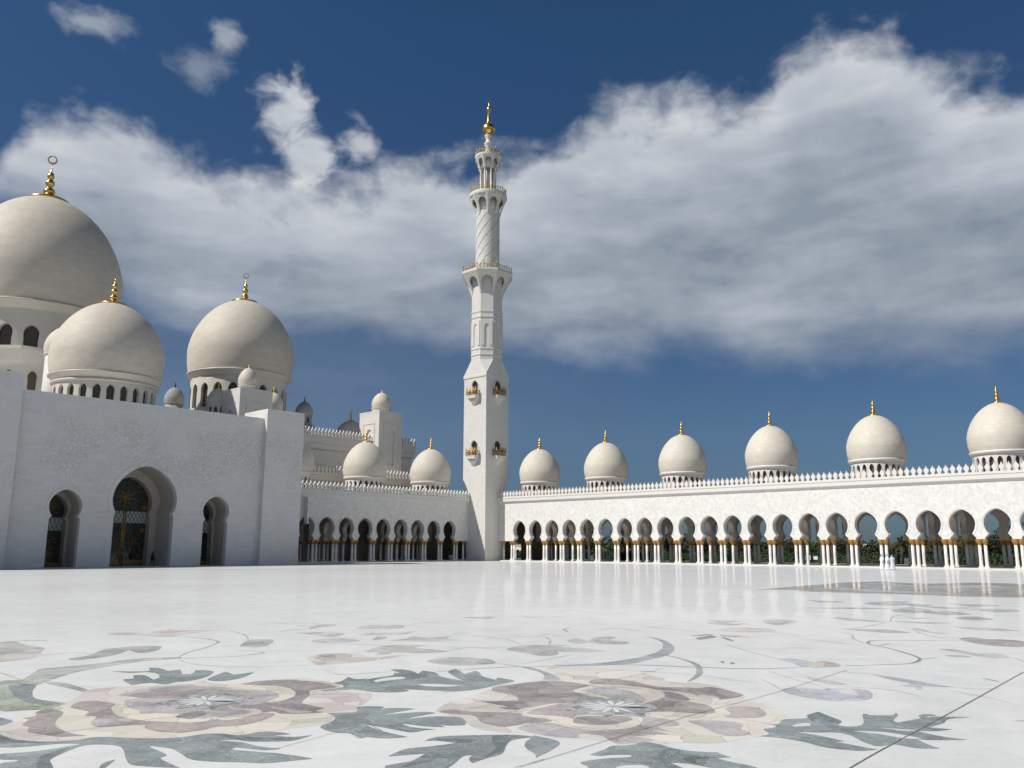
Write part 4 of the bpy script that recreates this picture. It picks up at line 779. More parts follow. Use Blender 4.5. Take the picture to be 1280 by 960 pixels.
ring_poly(mb, [(mz(q), oct8(A8-.02+b)) for q, b in zip(z, a)])
# blind niches framed by raised mouldings on every facet
for k in range(8):
    an = k*PI/4 - PI/2
    def G(u, d, zz, an=an): return (MX + (A8-.02-d)*math.cos(an) - u*math.sin(an), MY + (A8-.02-d)*math.sin(an) + u*math.cos(an), zz)
    o_ = [(-.50, mz(41.3)), (-.50, mz(44.9))] + [(-.50*math.cos(PI*i/8), mz(44.9)+.75*math.sin(PI*i/8)) for i in range(1, 8)] + [(.50, mz(44.9)), (.50, mz(41.3))]
    wall_arches(mb, -T8+.16, T8-.16, mz(41.3), mz(46.3), [(0, o_)], -.16, .01, G)
mb.obj('octagonal_shaft', M['tower'], mt, mo)
def flare(n, r0, r1, za, zb, phase, zo, hwf=.74, th=.42):
    """n-sided corbelled gallery whose facets open in round-headed niches"""
    mb = MB()
    def rr_(zz):
        t = max(0, min(1, (zz-za)/(zb-za))); return r0 + (r1-r0)*(1-math.cos(t*PI/2))**1.0*.55 + (r1-r0)*.45*t
    for k in range(n):
        an = k*2*PI/n + phase
        def G(u, d, zz, an=an):
            q = rr_(zz)-d; w = u*q*math.tan(PI/n); return (MX + q*math.cos(an) - w*math.sin(an), MY + q*math.sin(an) + w*math.cos(an), zz)
        m_ = 6; jam = [(-hwf, za+(zo-za)*i/m_) for i in range(m_)]
        o_ = jam + [(-hwf*math.cos(PI*i/10), zo+(zb-zo)*.62*math.sin(PI*i/10)) for i in range(11)] + [(-u, v) for u, v in reversed(jam)]
        # densify the side edges so that the cove curves
        A_ = [( -1, zb - (zb-za)*i/8) for i in range(9)]; B_ = [(1, za + (zb-za)*i/8) for i in range(9)]
        poly = A_ + o_ + B_; n_ = len(poly)
        tri = tessellate_polygon([[Vector((p[0], p[1], 0)) for p in poly]])
        vs = [G(u, 0, v) for u, v in poly] + [G(u, th, v) for u, v in poly]
        fs = [tuple(t) for t in tri] + [tuple(i+n_ for i in reversed(t)) for t in tri] + [(i, (i+1) % n_, (i+1) % n_+n_, i+n_) for i in range(8, n_-9)]
        mb.add(vs, fs)
    return mb, rr_
def railing(r_, z0, h, nseg, parent, octa=False):
    mb = MB()
    def pt(t):
        a_ = 2*PI*t - PI/2 - PI/8
        if octa:
            k = math.floor((a_+PI/2+PI/8)/(PI/4)+1e-9); mid = k*PI/4-PI/2; q = r_/math.cos(a_-mid)
        else: q = r_
        return (MX+q*math.cos(a_), MY+q*math.sin(a_))
    for i in range(nseg):
        p = pt((i+1e-4)/nseg); big = i % 4 == 0
        mb.lathe([(.05, z0), (.07, z0+.1), (.045, z0+.4*h), (.07, z0+.8*h), (.05, z0+h*.92)] + ([(.09, z0+h), (.13, z0+h*1.15), (.02, z0+h*1.5)] if big else [(.05, z0+h)]), 6, p)
        q = pt((i+1)/nseg-1e-4)
        for zz in (z0+.06, z0+h*.5, z0+h*.9): mb.tube([(p[0],p[1],zz),(q[0],q[1],zz)], .035, 4)
        mb.tube([(p[0],p[1],z0+.08),(q[0],q[1],z0+h*.88)], .03, 4); mb.tube([(p[0],p[1],z0+h*.88),(q[0],q[1],z0+.08)], .03, 4)
    return mb.obj('railing', M['railgold'], parent, mo)
mb, _ = flare(8, A8+.04, 5.0, mz(51.9), mz(55.9), -PI/2, mz(54.0))
ring_poly(mb, [(mz(55.9), oct8(4.55)), (mz(55.91), oct8(5.02)), (mz(56.1), oct8(5.08)), (mz(56.12), oct8(4.98)), (mz(56.25), oct8(5.0)), (mz(56.5), oct8(5.0))])
gl = mb.obj('gallery', M['trim'], mt, mo); railing(4.85, mz(56.5), .95, 48, gl, True)
mb = MB(); vs = []; fs = []; nz_, na = 150, 200
for j in range(nz_+1):
    zz = 56.4 + (69.6-56.4)*j/nz_
    for i in range(na):
        t = 2*PI*i/na; ph = (8*t - 2*PI*zz/2.3) / (2*PI) % 1.0
        r_ = 2.43*1.008 - .17*max(0, 1-min(ph, 1-ph)/.07)
        vs.append((MX+r_*math.cos(t), MY+r_*math.sin(t), mz(zz)))
for j in range(nz_): fs += [(j*na+i, j*na+(i+1)%na, (j+1)*na+(i+1)%na, (j+1)*na+i) for i in range(na)]
mb.add(vs, fs, 0, False); mb.obj('spiral_shaft', M['tower'], mt, mo)
mb, _ = flare(8, 2.38, 3.7, mz(68.8), mz(72.7), -PI/8, mz(71.0), .68, .20)
mb.lathe([(2.33, mz(68.8)), (2.33, mz(72.8))], 32, (MX, MY))
mb.lathe([(3.45, mz(72.7)), (3.85, mz(72.72)), (3.9, mz(73.0)), (3.88, mz(73.5)), (3.0, mz(73.5))], 40, (MX, MY), capb=True, smooth=False)
gl = mb.obj('gallery', M['trim'], mt, mo); railing(3.72, mz(73.5), 1.0, 36, gl)
mb = MB(); mb.lathe([(1.15, mz(73.4)), (1.15, mz(79.4))], 20, (MX, MY)); mb.lathe([(1.95, mz(73.5)), (1.95, mz(73.9))], 24, (MX, MY), smooth=False)
mb.obj('lantern_core', M['shadewall'], mt, mo)
c0 = None
for k in range(8):
    t = PI/8*(2*k+1)
    if c0 is None:
        mb = MB(); mb.lathe([(.30, 0), (.30, .3), (.21, .4), (.20, 5.0), (.27, 5.2), (.30, 5.6)], 12, (MX, MY)); c0 = mb.obj('lantern_column', M['trim'], mt, (MX, MY, 0)); ob = c0
    else: ob = c0.copy(); COL.objects.link(ob)
    ob.location = (1.62*math.cos(t), 1.62*math.sin(t), mz(73.9))
mb, _ = flare(8, 1.9, 2.7, mz(79.1), mz(81.5), 0, mz(80.3), .68, .14)
mb.lathe([(1.55, mz(79.2)), (1.6, mz(81.6))], 24, (MX, MY))
mb.lathe([(2.5, mz(81.5)), (2.78, mz(81.52)), (2.82, mz(82.0)), (1.5, mz(82.05))], 36, (MX, MY), smooth=False)
gl = mb.obj('gallery', M['trim'], mt, mo); railing(2.66, mz(82.02), .95, 28, gl)
mb = MB(); mb.lathe([(q, mz(w)) for q, w in ((1.25,82.0),(1.15,82.4),(.82,82.9),(.62,83.6),(.58,84.3),(.85,84.75),(.93,84.95),(.80,85.15),(.55,85.4),(.52,85.9),(.72,86.5),(.80,86.75),(.62,86.9),(.3,86.95))], 24, (MX, MY)); mb.obj('neck', M['trim'], mt, mo)
mb = MB(); pr = [(.35, 86.9)] + [(1.36*math.sin(PI*i/14), 88.2-1.36*math.cos(PI*i/14)) for i in range(2, 13)] + [(.46,89.6),(.60,89.7),(.42,89.85),(.36,90.2),(.22,92.1),(.24,92.2),(.40,92.45),(.46,92.75),(.34,93.1),(.15,93.4),(.07,93.7),(.05,94.1),(.0,94.2)]
mb.lathe([(q, mz(w)) for q, w in pr], 28, (MX, MY))
n = 30; vs = []; fs = []
for i in range(n+1):
    t = PI/2+.35+(2*PI-.7)*i/n; th = .03+.10*(1-abs(1-2*i/n))
    for q, dd in ((.42,-.05),(.42,.05),(.42-th,.05),(.42-th,-.05)): vs.append((MX+.6*math.cos(t)*q+dd*.8, MY+.8*math.cos(t)*q-dd*.6, mz(94.65)+math.sin(t)*q))
for i in range(n):
    for k in range(4): fs.append((i*4+k, i*4+(k+1)%4, (i+1)*4+(k+1)%4, (i+1)*4+k))
mb.add(vs, fs); mb.obj('finial', M['gold'], mt, mo)
# balconies on the four faces at two heights
for (cx, cy, an) in ((0,-HW,-PI/2), (HW,0,0), (0,HW,PI/2), (-HW,0,PI)):
    for zb in (19.6, 31.3):
        zb = mz(zb)
        def G(u, d, zz, an=an): return (MX + (HW+d)*math.cos(an) - u*math.sin(an), MY + (HW+d)*math.sin(an) + u*math.cos(an), zz)
        mb = MB(); w = 1.25
        prs = [(zb-2.0, .05, .02), (zb-1.4, .55, .42), (zb-.55, 1.14, .9), (zb-.5, w, 1.1), (zb-.12, w, 1.1), (zb-.11, w+.06, 1.16), (zb+.05, w+.06, 1.16)]
        vs = []; fs = []
        for zz, hw_, dp in prs: vs += [G(-hw_, -.05, zz), G(hw_, -.05, zz), G(hw_*.94, dp, zz), G(-hw_*.94, dp, zz)]
        for j in range(len(prs)-1): fs += [(j*4+i, j*4+(i+1)%4, (j+1)*4+(i+1)%4, (j+1)*4+i) for i in range(4)]
        fs += [(3,2,1,0), tuple(len(prs)*4-4+i for i in range(4))]
        mb.add(vs, fs); b_ = mb.obj('balcony', M['trim'], mt, mo)
        mb = MB(); pts = [(-w,.02),(-w,1.08),(w,1.08),(w,.02)]
        for (p, q) in zip(pts, pts[1:]):
            nn = max(3, int(math.hypot(q[0]-p[0], q[1]-p[1])/.28))
            for i in range(nn+1):
                u = p[0]+(q[0]-p[0])*i/nn; d = p[1]+(q[1]-p[1])*i/nn; h = 1.15 if i % 3 else 1.6
                a1, a2 = G(u, d, zb+.05), G(u, d, zb+.05+h); mb.tube([a1, a2], .055 if i % 3 else .08, 5)
            for zz in (zb+.2, zb+1.05): mb.tube([G(p[0], p[1], zz), G(q[0], q[1], zz)], .045, 4)
            for i in range(nn):
                u0_, d0_ = p[0]+(q[0]-p[0])*i/nn, p[1]+(q[1]-p[1])*i/nn; u1_, d1_ = p[0]+(q[0]-p[0])*(i+1)/nn, p[1]+(q[1]-p[1])*(i+1)/nn
                mb.tube([G(u0_, d0_, zb+.25), G(u1_, d1_, zb+1.1)], .028, 4)
        mb.obj('railing', M['railgold'], b_, mo)
        mb = MB(); o_ = keyhole(.60, .70, zb+2.15, zb+2.95, .60, zb+1.7, zb+.05, n=6)
        mb.extrude(o_, .012, .03, G); mb.obj('doorway', M['dark'], b_, mo)
        mb = MB(); arch_ring(mb, 0, o_, zb+2.15, .06, .22, .02, .09, G, zb+.0); mb.obj('door_frame', M['trim'], b_, mo)

# ------------------------------------------------------------------ entrance hall
FX = -110.8
eh = root('entrance_hall', (-130, 48, 0), 'large plain marble entrance block with three horseshoe doorways and one dome, at left', 'building')
eo = (-130, 48, 0)
def FF(u, d, z): return (FX-d, u, z)
big = keyhole(3.85, 4.15, 8.35, 12.75, 3.68, 6.75, .004, 6.35)
sml = keyhole(1.78, 1.88, 7.3, 9.25, 1.48, 6.05, .004, 5.7)
doors = [(48.2, big), (38.6, sml), (58.0, sml)]
mb = MB(); wall_arches(mb, 31.4, 65.6, -.05, 20.8, doors, 0, .9, FF)
for c, ol, zc in ((48.2, big, 8.35), (38.6, sml, 7.3), (58.0, sml, 7.3)): arch_ring(mb, c, ol, zc, .42 if ol is big else .25, .52 if ol is big else .33, -.05, .02, FF, 6.6 if ol is big else 6.0)
mb.obj('front_wall', M['facade'], eh, eo)
for c, ol, zc, zi_, hw_ in ((48.2, big, 8.35, 6.72, 3.6), (38.6, sml, 7.3, 6.02, 1.5), (58.0, sml, 7.3, 6.02, 1.5)):
    mb = MB(); arch_ring(mb, c, ol, zc, .02, .60 if ol is big else .36, -.06, .03, FF, zi_-.1); mb.obj('arch_moulding', M['facade'], eh, eo)
for sx in (-1, 1):
    mb = MB(); q = 48.05+sx*4.55; mb.extrude([(q-.85,6.58),(q+.85,6.58),(q+.85,6.74),(q-.85,6.74)], -.14, .02, FF); mb.obj('impost_band', M['facade'], eh, eo)
# side, rear and roof of the block, hollow in front for the porches
mb = MB(); mb.box(-152, -122, 31.5, 65.5, -.1, 20.3); mb.box(-122.01, FX-.9, 31.5, 35.2, -.1, 20.3); mb.box(-122.01, FX-.9, 61.0, 65.5, -.1, 20.3); mb.box(-122.02, FX-.89, 31.52, 65.48, 13.6, 20.31)
mb.box(-122.01, FX-.9, 41.72, 43.58, -.1, 13.61); mb.box(-122.01, FX-.9, 52.82, 54.88, -.1, 13.61)
mb.obj('hall_body', M['wall'], eh, eo)
for (y0, y1) in ((12.0, 32.3), (64.55, 70.75)):
    mb = MB(); mb.box(-116.5 if y0 > 20 else -121, -110.0, y0, y1, -.1, 22.15 if y0 > 20 else 22.6)
    mb.box(-115.9, -109.94, y0-.03, y1+.03, -.1, 1.05)
    mb.obj('pylon', M['facade'], eh, eo)
# porches: splayed jambs, inner arch and glazed door
for c, ol, s, in_ol, gw, gz in ((48.2, big, 1, keyhole(2.95, 3.12, 8.1, 11.6, 2.75, 6.7, .004, 6.3), 3.0, 11.4), (38.6, sml, 0, keyhole(1.45, 1.52, 7.0, 8.75, 1.2, 5.9, .004, 5.6), 1.45, 8.6), (58.0, sml, 0, keyhole(1.45, 1.52, 7.0, 8.75, 1.2, 5.9, .004, 5.6), 1.45, 8.6)):
    dI = 5.0 if s else 3.6
    mb = MB(); wall_arches(mb, c-(4.6 if s else 3.1), c+(4.6 if s else 3.1), -.05, 13.59, [(c, in_ol)], dI, dI+1.5, FF)
    # reveal tunnel between the front opening and the inner arch
    n = len(ol); vs = [FF(c+u, .88, z) for u, z in ol] + [FF(c+u, dI+.01, z) for u, z in ol]
    mb.add(vs, [(i, i+1, n+i+1, n+i) for i in range(n-1)])
    n2 = len(ol)
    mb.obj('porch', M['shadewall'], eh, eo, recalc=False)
    dg = dI+1.2
    mb = MB(); mb.extrude([(c-gw-.25,.06),(c+gw+.25,.06),(c+gw+.25,gz+.4),(c-gw-.25,gz+.4)], dg, dg+.06, FF); dr = mb.obj('door', M['glass'], eh, eo)
    zt0, zt1 = (5.55, 7.1) if s else (4.4, 6.0)
    mb = MB(); mb.extrude([(c-gw-.2,zt0),(c+gw+.2,zt0),(c+gw+.2,zt1),(c-gw-.2,zt1)], dg-.05, dg-.012, FF); mb.obj('transom', M['transom'], dr, eo)
    mb = MB(); rr = random.Random(int(c))
    def line(pts, r_=.032): mb.tube([FF(c+u, dg-.09, z) for u, z in pts], r_, 4)
    def bloom(u0, z0, r_, n_, w_):
        for k in range(n_):
            a0 = 2*PI*k/n_+.2
            for sgn in (-1, 1):
                line([(u0 + r_*t*math.cos(a0+sgn*w_*math.sin(PI*t)), z0 + r_*t*math.sin(a0+sgn*w_*math.sin(PI*t))) for t in (0,.15,.35,.55,.75,.9,1)])
        line([(u0+r_*.28*math.cos(2*PI*i/16), z0+r_*.28*math.sin(2*PI*i/16)) for i in range(17)])
    if s:
        bloom(0, 8.9, 2.6, 8, .36); bloom(0, 8.9, 1.4, 8, .5)
        for sx in (-1, 1):
            bloom(sx*1.25, 3.0, 1.6, 7, .4); bloom(sx*2.3, 1.2, .9, 6, .4); bloom(sx*2.5, 4.6, .9, 6, .4); bloom(sx*2.3, 10.6, .9, 6, .4); bloom(sx*2.6, 7.6, .8, 6, .4)
            line([(sx*.12, .1), (sx*.12, 7.1)], .07); line([(sx*3.0, .1), (sx*3.0, 11)], .07)
        bloom(0, .9, .8, 6, .4); bloom(0, 4.9, .7, 6, .4)
        for i in range(-6, 7): line([(i*.5, zt0), (i*.5+.8, zt1)], .035); line([(i*.5, zt0), (i*.5-.8, zt1)], .035)
        mb.extrude([(c-3,.08),(c+3,.08),(c+3,.75),(c-3,.75)], dg-.10, dg-.03, FF)
        mb.extrude([(c-.26,.1),(c+.26,.1),(c+.26,zt0),(c-.26,zt0)], dg-.08, dg-.03, FF)
    else:
        bloom(0, 7.4, 1.2, 7, .4); bloom(-.3, 3.0, 1.3, 6, .4); bloom(.4, 1.4, 1.0, 6, .4)
        for i in range(-3, 4): line([(i*.5, zt0), (i*.5+.7, zt1)], .035); line([(i*.5, zt0), (i*.5-.7, zt1)], .035)
        mb.extrude([(c-1.5,.08),(c+1.5,.08),(c+1.5,.5),(c-1.5,.5)], dg-.10, dg-.03, FF)
    mb.obj('lattice', M['bronze'], dr, eo)
mb = MB()
def PF(u, d, z): return (-133-d, u, z)
merlons(mb, 32, 43, 22.75, 0, .3, PF); merlons(mb, 59, 72, 22.9, 0, .3, PF); mb.box(-133.6, -132.9, 31.6, 73, 20.0, 22.8); mb.obj('parapet', M['trim'], eh, eo)
dome(eh, -127.03, 48.05, 26.3, 7.73, 24, 3.6, 1.03, style='double', hs=.87)
mb = MB(); mb.lathe([(7.0, 19.9), (7.0, 20.5)], 48, (-127.03, 48.05)); mb.obj('drum_base', M['trim'], eh, eo)

# ------------------------------------------------------------------ prayer hall behind
ph = root('prayer_hall', (-161, 70, 0), 'huge marble prayer hall with two great domes and small cupolas behind the entrance block', 'building')
po = (-161, 70, 0)
mb = MB(); mb.box(-186, -141.6, 12, 118, -.1, 23.2); mb.box(-141.65, -134.5, 60, 116, -.1, 15.2); mb.obj('hall_body', M['wall'], ph, po)
for X, za, y0, y1 in ((-134, 15.0, 60, 116.2), (-141, 22.9, 12, 118.2)):
    def Q(u, d, z, X=X): return (X-d, u, z)
    mb = MB(); prof_run(mb, [(-.0,za-1.8),(-.2,za-1.6),(-.2,za-.9),(-.55,za-.5),(-.55,za+.35),(-.75,za+.45),(-.75,za+.72),(.3,za+.72),(.55,za-1.8)], y0, y1, Q); mb.obj('cornice', M['trim'], ph, po)
    mb = MB(); merlons(mb, y0, y1, za+.7, -.70, -.42, Q, .8, 1.0); mb.obj('parapet', M['trim'], ph, po)
def octo(mb, x, y, prof):
    mb.lathe([(q/math.cos(PI/8), z) for q, z in prof], 8, (x, y), rot=PI/8, smooth=False)
mb = MB(); octo(mb, -161, 48, [(12.2, 23), (12.2, 31.0), (12.35, 31.2), (13.3, 31.4), (14.1, 33.2), (14.15, 33.7), (12.5, 33.75)]); ob_ = mb.obj('octagon_base', M['wall'], ph, po)
for k in range(8):
    an = k*PI/4
    for uu in (-3.2, 0, 3.2):
        def G(u, d, zz, an=an): return (-161 + (12.2+d)*math.cos(an) - u*math.sin(an), 48 + (12.2+d)*math.sin(an) + u*math.cos(an), zz)
        mb = MB(); mb.extrude([(uu+a_, b_) for a_, b_ in keyhole(.62, .68, 29.2, 30.1, .62, 28.6, 25.5, n=6)], .012, .06, G); mb.obj('window', M['amber'], ob_, po)
dome(ph, -161.2, 48, 42.0, 13.6, 20, 8.6, 1.72, crescent=True, hs=.951, wf=(.10,.70))
mb = MB(); octo(mb, -161, 87.6, [(9.9, 23), (9.9, 27.6), (10.6, 27.8), (10.9, 28.6), (9.8, 28.65)]); mb.obj('octagon_base', M['wall'], ph, po)
dome(ph, -161, 87.6, 37.0, 10.6, 20, 6.8, 1.25, crescent=True, hs=.91, wf=(.06,.78))
for (x, y, z0, r_, m_, nw, hd) in ((-175, 80.46, 32.2, 2.05, 'roofgrey', 0, 0), (-146, 75.3, 27.8, 1.95, 'domewhite', 10, 1.2), (-142.5, 84.7, 28.0, 1.85, 'domewhite', 0, 0), (-150, 108, 22.3, 3.98, 'domewhite', 20, 1.0), (-140, 46.0, 31.6, 2.6, 'domewhite', 0, 0)):
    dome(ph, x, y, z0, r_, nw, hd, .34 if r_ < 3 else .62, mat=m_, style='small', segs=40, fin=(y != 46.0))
    mb = MB(); mb.lathe([(r_*.88, 20), (r_*.88, z0-.08*r_-(hd if nw else 0))], 24, (x, y)); mb.obj('dome_base', M['roofgrey' if m_ == 'roofgrey' else 'trim'], ph, po)
# octagonal cupola
cx, cy = -150, 96.3
mb = MB(); octo(mb, cx, cy, [(2.0, 22.5), (2.0, 26.3), (2.25, 26.5), (1.75, 27.0), (1.55, 27.2)]); mb.obj('cupola_base', M['roofgrey'], ph, po)
dome(ph, cx, cy, 28.7, 1.78, 8, 1.3, .3, mat='roofgrey', style='small', segs=32)
# the two square stair towers
for (y0, y1, z1) in ((75.3, 81.8, 30.4), (106.3, 112.3, 29.85)):
    x0, x1 = -144.6, -138.0; cx, cy = (x0+x1)/2, (y0+y1)/2
    mb = MB(); mb.box(x0+.35, x1-.35, y0+.35, y1-.35, 14, z1-.25)
    for an, (ox, oy) in ((0, (x1, cy)), (PI/2, (cx, y1)), (PI, (x0, cy)), (-PI/2, (cx, y0))):
        hw_ = (y1-y0)/2-.362 if an in (0, PI) else (x1-x0)/2
        def G(u, d, zz, an=an, ox=ox, oy=oy): return (ox - d*math.cos(an) - u*math.sin(an), oy - d*math.sin(an) + u*math.cos(an), zz)
        ol = keyhole(.95, 1.18, z1-5.2, z1-3.6, .95, z1-6.4, z1-11.0, n=8)
        wall_arches(mb, -hw_, hw_, z1-11.0, z1-.26, [(0, ol)], .0, .36, G)
        mb.extrude([(-hw_, 14), (hw_, 14), (hw_, z1-11.0), (-hw_, z1-11.0)], 0, .36, G)
        for (a_, b_, c_, d_) in ((-1.9, -1.8, z1-10, z1-2.6), (1.8, 1.9, z1-10, z1-2.6), (-1.9, 1.9, z1-2.6, z1-2.45)): mb.extrude([(a_, c_), (b_, c_), (b_, d_), (a_, d_)], -.09, .01, G)
    mb.box(x0-.03, x1+.03, y0-.03, y1+.03, z1-.27, z1)
    tw = mb.obj('tower', M['wall'], ph, po)
    td = 1.0 if y0 > 90 else .87; mb = MB(); mb.lathe([(a_*td, b_) for a_, b_ in [(1.9, z1), (1.9, z1+.75), (2.05, z1+.8), (2.08, z1+1.0), (1.9, z1+1.05)]], 32, (cx, cy), smooth=False); mb.lathe([(a_*2.06*td, z1+1.05+b_*1.95) for a_, b_ in SHELLS], 40, (cx, cy), capt=False); mb.obj('dome', M['domewhite'], tw, (cx, cy, z1))
    mb = MB(); mb.lathe([(.28, z1+4.3), (.12, z1+4.4), (.2, z1+4.6), (.06, z1+4.8), (0, z1+5.3)], 10, (cx, cy)); mb.obj('finial', M['gold'], tw, (cx, cy, z1))

# white panel fixed beside the first arch of the shaded arcade
mb = MB(); mb.box(-120.04, -119.1, 78.0, 78.3, 6.3, 10.2); mb.box(-120.03, -119.0, 77.95, 78.35, 10.2, 10.35); mb.box(-120.03, -119.0, 77.95, 78.35, 6.15, 6.3)
tag(mb.obj('wall_panel', M['pot'], None, (-119.6, 77.1, 6.2)), 'tall narrow white panel sticking out of the shaded arcade wall next to the entrance block', 'panel')
# ------------------------------------------------------------------ garden behind the arcades
def leafy(mb, cx, cy, cz, rx, rz, n, seed, size=.28):
    rr = random.Random(seed)
    cl = [(rr.gauss(0,.42), rr.gauss(0,.42), rr.gauss(0,.42), .30+.25*rr.random()) for _ in range(16)]
    for _ in range(n):
        a, b, c, q = cl[rr.randrange(16)]
        v = Vector((rr.gauss(0,1), rr.gauss(0,1), rr.gauss(0,1))).normalized()*q*(.75+.35*rr.random())
        p = Vector((cx+(a+v.x)*rx, cy+(b+v.y)*rx, cz+(c+v.z)*rz))
        u = Vector((rr.gauss(0,1), rr.gauss(0,1), rr.gauss(0,1))).normalized(); w = u.orthogonal().normalized()
        u = u*size*(.6+.8*rr.random()); w = w*size*.45
        mb.add([p-u, p+w, p+u, p-w], [(0,1,2,3)])
def tree(x, y, h, w, seed, label):
    t = root('tree', (x, y, -.12), label, 'tree', 'leafy trees in the garden behind the arcade')
    rr = random.Random(seed); o = (x, y, -.12)
    m = MB(); m.tube([(x,y,-.2),(x+.1,y,h*.25),(x+rr.uniform(-.3,.3),y+.1,h*.5)], [.22,.16,.10], 8)
    for k in range(5):
        a = 2*PI*k/5+rr.random(); m.tube([(x+.05,y,h*.3),(x+w*.22*math.cos(a),y+w*.22*math.sin(a),h*.5),(x+w*.4*math.cos(a),y+w*.4*math.sin(a),h*.68)], [.1,.06,.03], 5)
    m.obj('trunk', M['bark'], t, o)
    m = MB(); leafy(m, x, y, h*.60, w*.55, h*.38, 2200, seed, .22); m.obj('crown', M['leaf'], t, o, recalc=False)
def palm(x, y, h, seed, label):
    t = root('palm_tree', (x, y, -.12), label, 'palm tree', 'date palms behind the arcade')
    rr = random.Random(seed); o = (x, y, -.12)
    m = MB(); m.tube([(x,y,-.2),(x+.1,y,h*.3),(x+.05,y+.05,h*.62)], [.26,.20,.22], 9); m.obj('trunk', M['bark'], t, o)
    m = MB()
    for k in range(52):
        a = rr.random()*2*PI; el = rr.uniform(-.35, 1.25); ln = h*.42*rr.uniform(.8, 1.1); ca, sa = math.cos(a), math.sin(a)
        pts = []
        for i in range(7):
            s = i/6; d = ln*s*math.cos(el); z = h*.62 + ln*s*math.sin(el) - ln*.75*s*s*max(.25, math.cos(el)); pts.append(Vector((x+d*ca, y+d*sa, z)))
        for i in range(6):
            p, q = pts[i], pts[i+1]; t_ = (q-p).normalized(); side = Vector((-sa, ca, 0))
            for s_ in (-1, 1):
                for j in (0, .5):
                    b = p.lerp(q, j); wd = .55*(1-.55*i/6)
                    m.add([b, b+t_*.10, b+t_*.30+side*s_*wd+Vector((0,0,-.16))], [(0,1,2)])
            m.tube([p, q], .02, 3)
    m.obj('crown', M['palm'], t, o, recalc=False)
rr = random.Random(11)
def gx(px_az, y): return y*math.tan(R(px_az))
# azimuth (degrees east of north), distance north, height, width
TR = [(-44.2,154,8.2,5,'round dark tree seen through the arch nearest the minaret'), (-41.4,166,7.8,7,'dark leafy tree behind the second arch from the minaret'), (-38.6,158,7.0,6.5,'bushy tree behind the third and fourth arches from the minaret'),
      (-36.2,160,8.4,6.5,'tallest broad dark tree behind the left part of the sunlit arcade'), (-35.0,168,7.4,7,'dense tree just right of the tallest tree, behind the arcade'), (-32.9,158,5.6,6,'low round tree behind the second dome of the sunlit arcade'),
      (-31.0,170,5.2,6.5,'wide low tree behind the arch left of the third dome'), (-28.2,162,4.7,6,'low tree behind the arches under the third dome'), (-25.6,172,4.6,6.5,'low spreading tree between the third and fourth domes, far back'),
      (-22.8,165,4.4,6,'low dark tree behind the arches under the fourth dome'), (-14.4,150,5.0,6,'leafy dark tree behind the pillars left of the last dome'), (-12.2,160,5.4,7,'wide tree at the right edge behind the arcade')]
for i, (a, y, h, w, lb) in enumerate(TR): tree(gx(a, y), y, h, w, 20+i, lb)
PL = [(-19.4,150,5.0,'palm with brown trunk left of the group beside the two strollers'), (-18.7,152,4.8,'second palm of the row left of the men in white'), (-18.1,151,5.1,'third palm of the row, just left of the men in white'),
      (-17.4,154,4.7,'palm seen directly above the men in white'), (-16.6,150,4.9,'palm just right of the men in white'), (-15.9,153,5.0,'palm above the green parasol on the right'),
      (-15.3,149,5.4,'tall palm right of the green parasol'), (-13.2,151,5.2,'palm behind the arch under the last dome'), (-11.0,149,5.3,'palm at the far right end of the arcade')]
for i, (a, y, h, lb) in enumerate(PL): palm(gx(a, y), y, h, 50+i, lb)
def hedge(x0, x1, y0, y1, h, lb, seed, ob_name='hedge'):
    m = MB(); q = random.Random(seed); n = int((x1-x0)*(y1-y0)*40)
    m.box(x0+.1, x1-.1, y0+.1, y1-.1, -.12, h-.15)
    for _ in range(min(n, 9000)):
        f = q.random()
        if f < .45: p = Vector((q.uniform(x0,x1), y0, q.uniform(-.1,h)))
        else: p = Vector((q.uniform(x0,x1), q.uniform(y0,y1), h))
        p += Vector((q.gauss(0,.06), q.gauss(0,.06), q.gauss(0,.08)))
        u = Vector((q.gauss(0,1), q.gauss(0,1), q.gauss(0,1))).normalized(); w = u.orthogonal()*.09; u = u*.16
        m.add([p-u, p+w, p+u, p-w], [(0,1,2,3)])
    tag(m.obj(ob_name, M['hedge'], None, ((x0+x1)/2, (y0+y1)/2, -.12), recalc=False), lb, 'hedge', 'clipped hedges behind the arcade')
hedge(-138, -118, 147.5, 149.5, 1.7, 'clipped green hedge behind the left third of the sunlit arcade', 1)
hedge(-116, -84, 147.5, 149.5, 1.5, 'clipped green hedge behind the middle of the sunlit arcade', 2)
hedge(-82, -52, 145.5, 147.2, 1.6, 'clipped green hedge behind the arches under the fourth dome', 3)
hedge(-50, -16, 144.5, 146.2, 1.5, 'clipped green hedge behind the two men in white', 4)
# far tree belt that reads as one mass
m = MB(); q = random.Random(5)
for k in range(150):
    a = R(-52 + 50*k/150 + q.uniform(-.3,.3)); d = q.uniform(260, 330); leafy(m, d*math.sin(a), d*math.cos(a), q.uniform(1.0,2.2), 4.5, q.uniform(2.2,3.4), 130, 900+k, .8)
tag(m.obj('far_trees', M['leaf'], None, (0,0,0), recalc=False), 'far belt of dark trees along the horizon behind the arcade', 'woodland', kind='stuff')

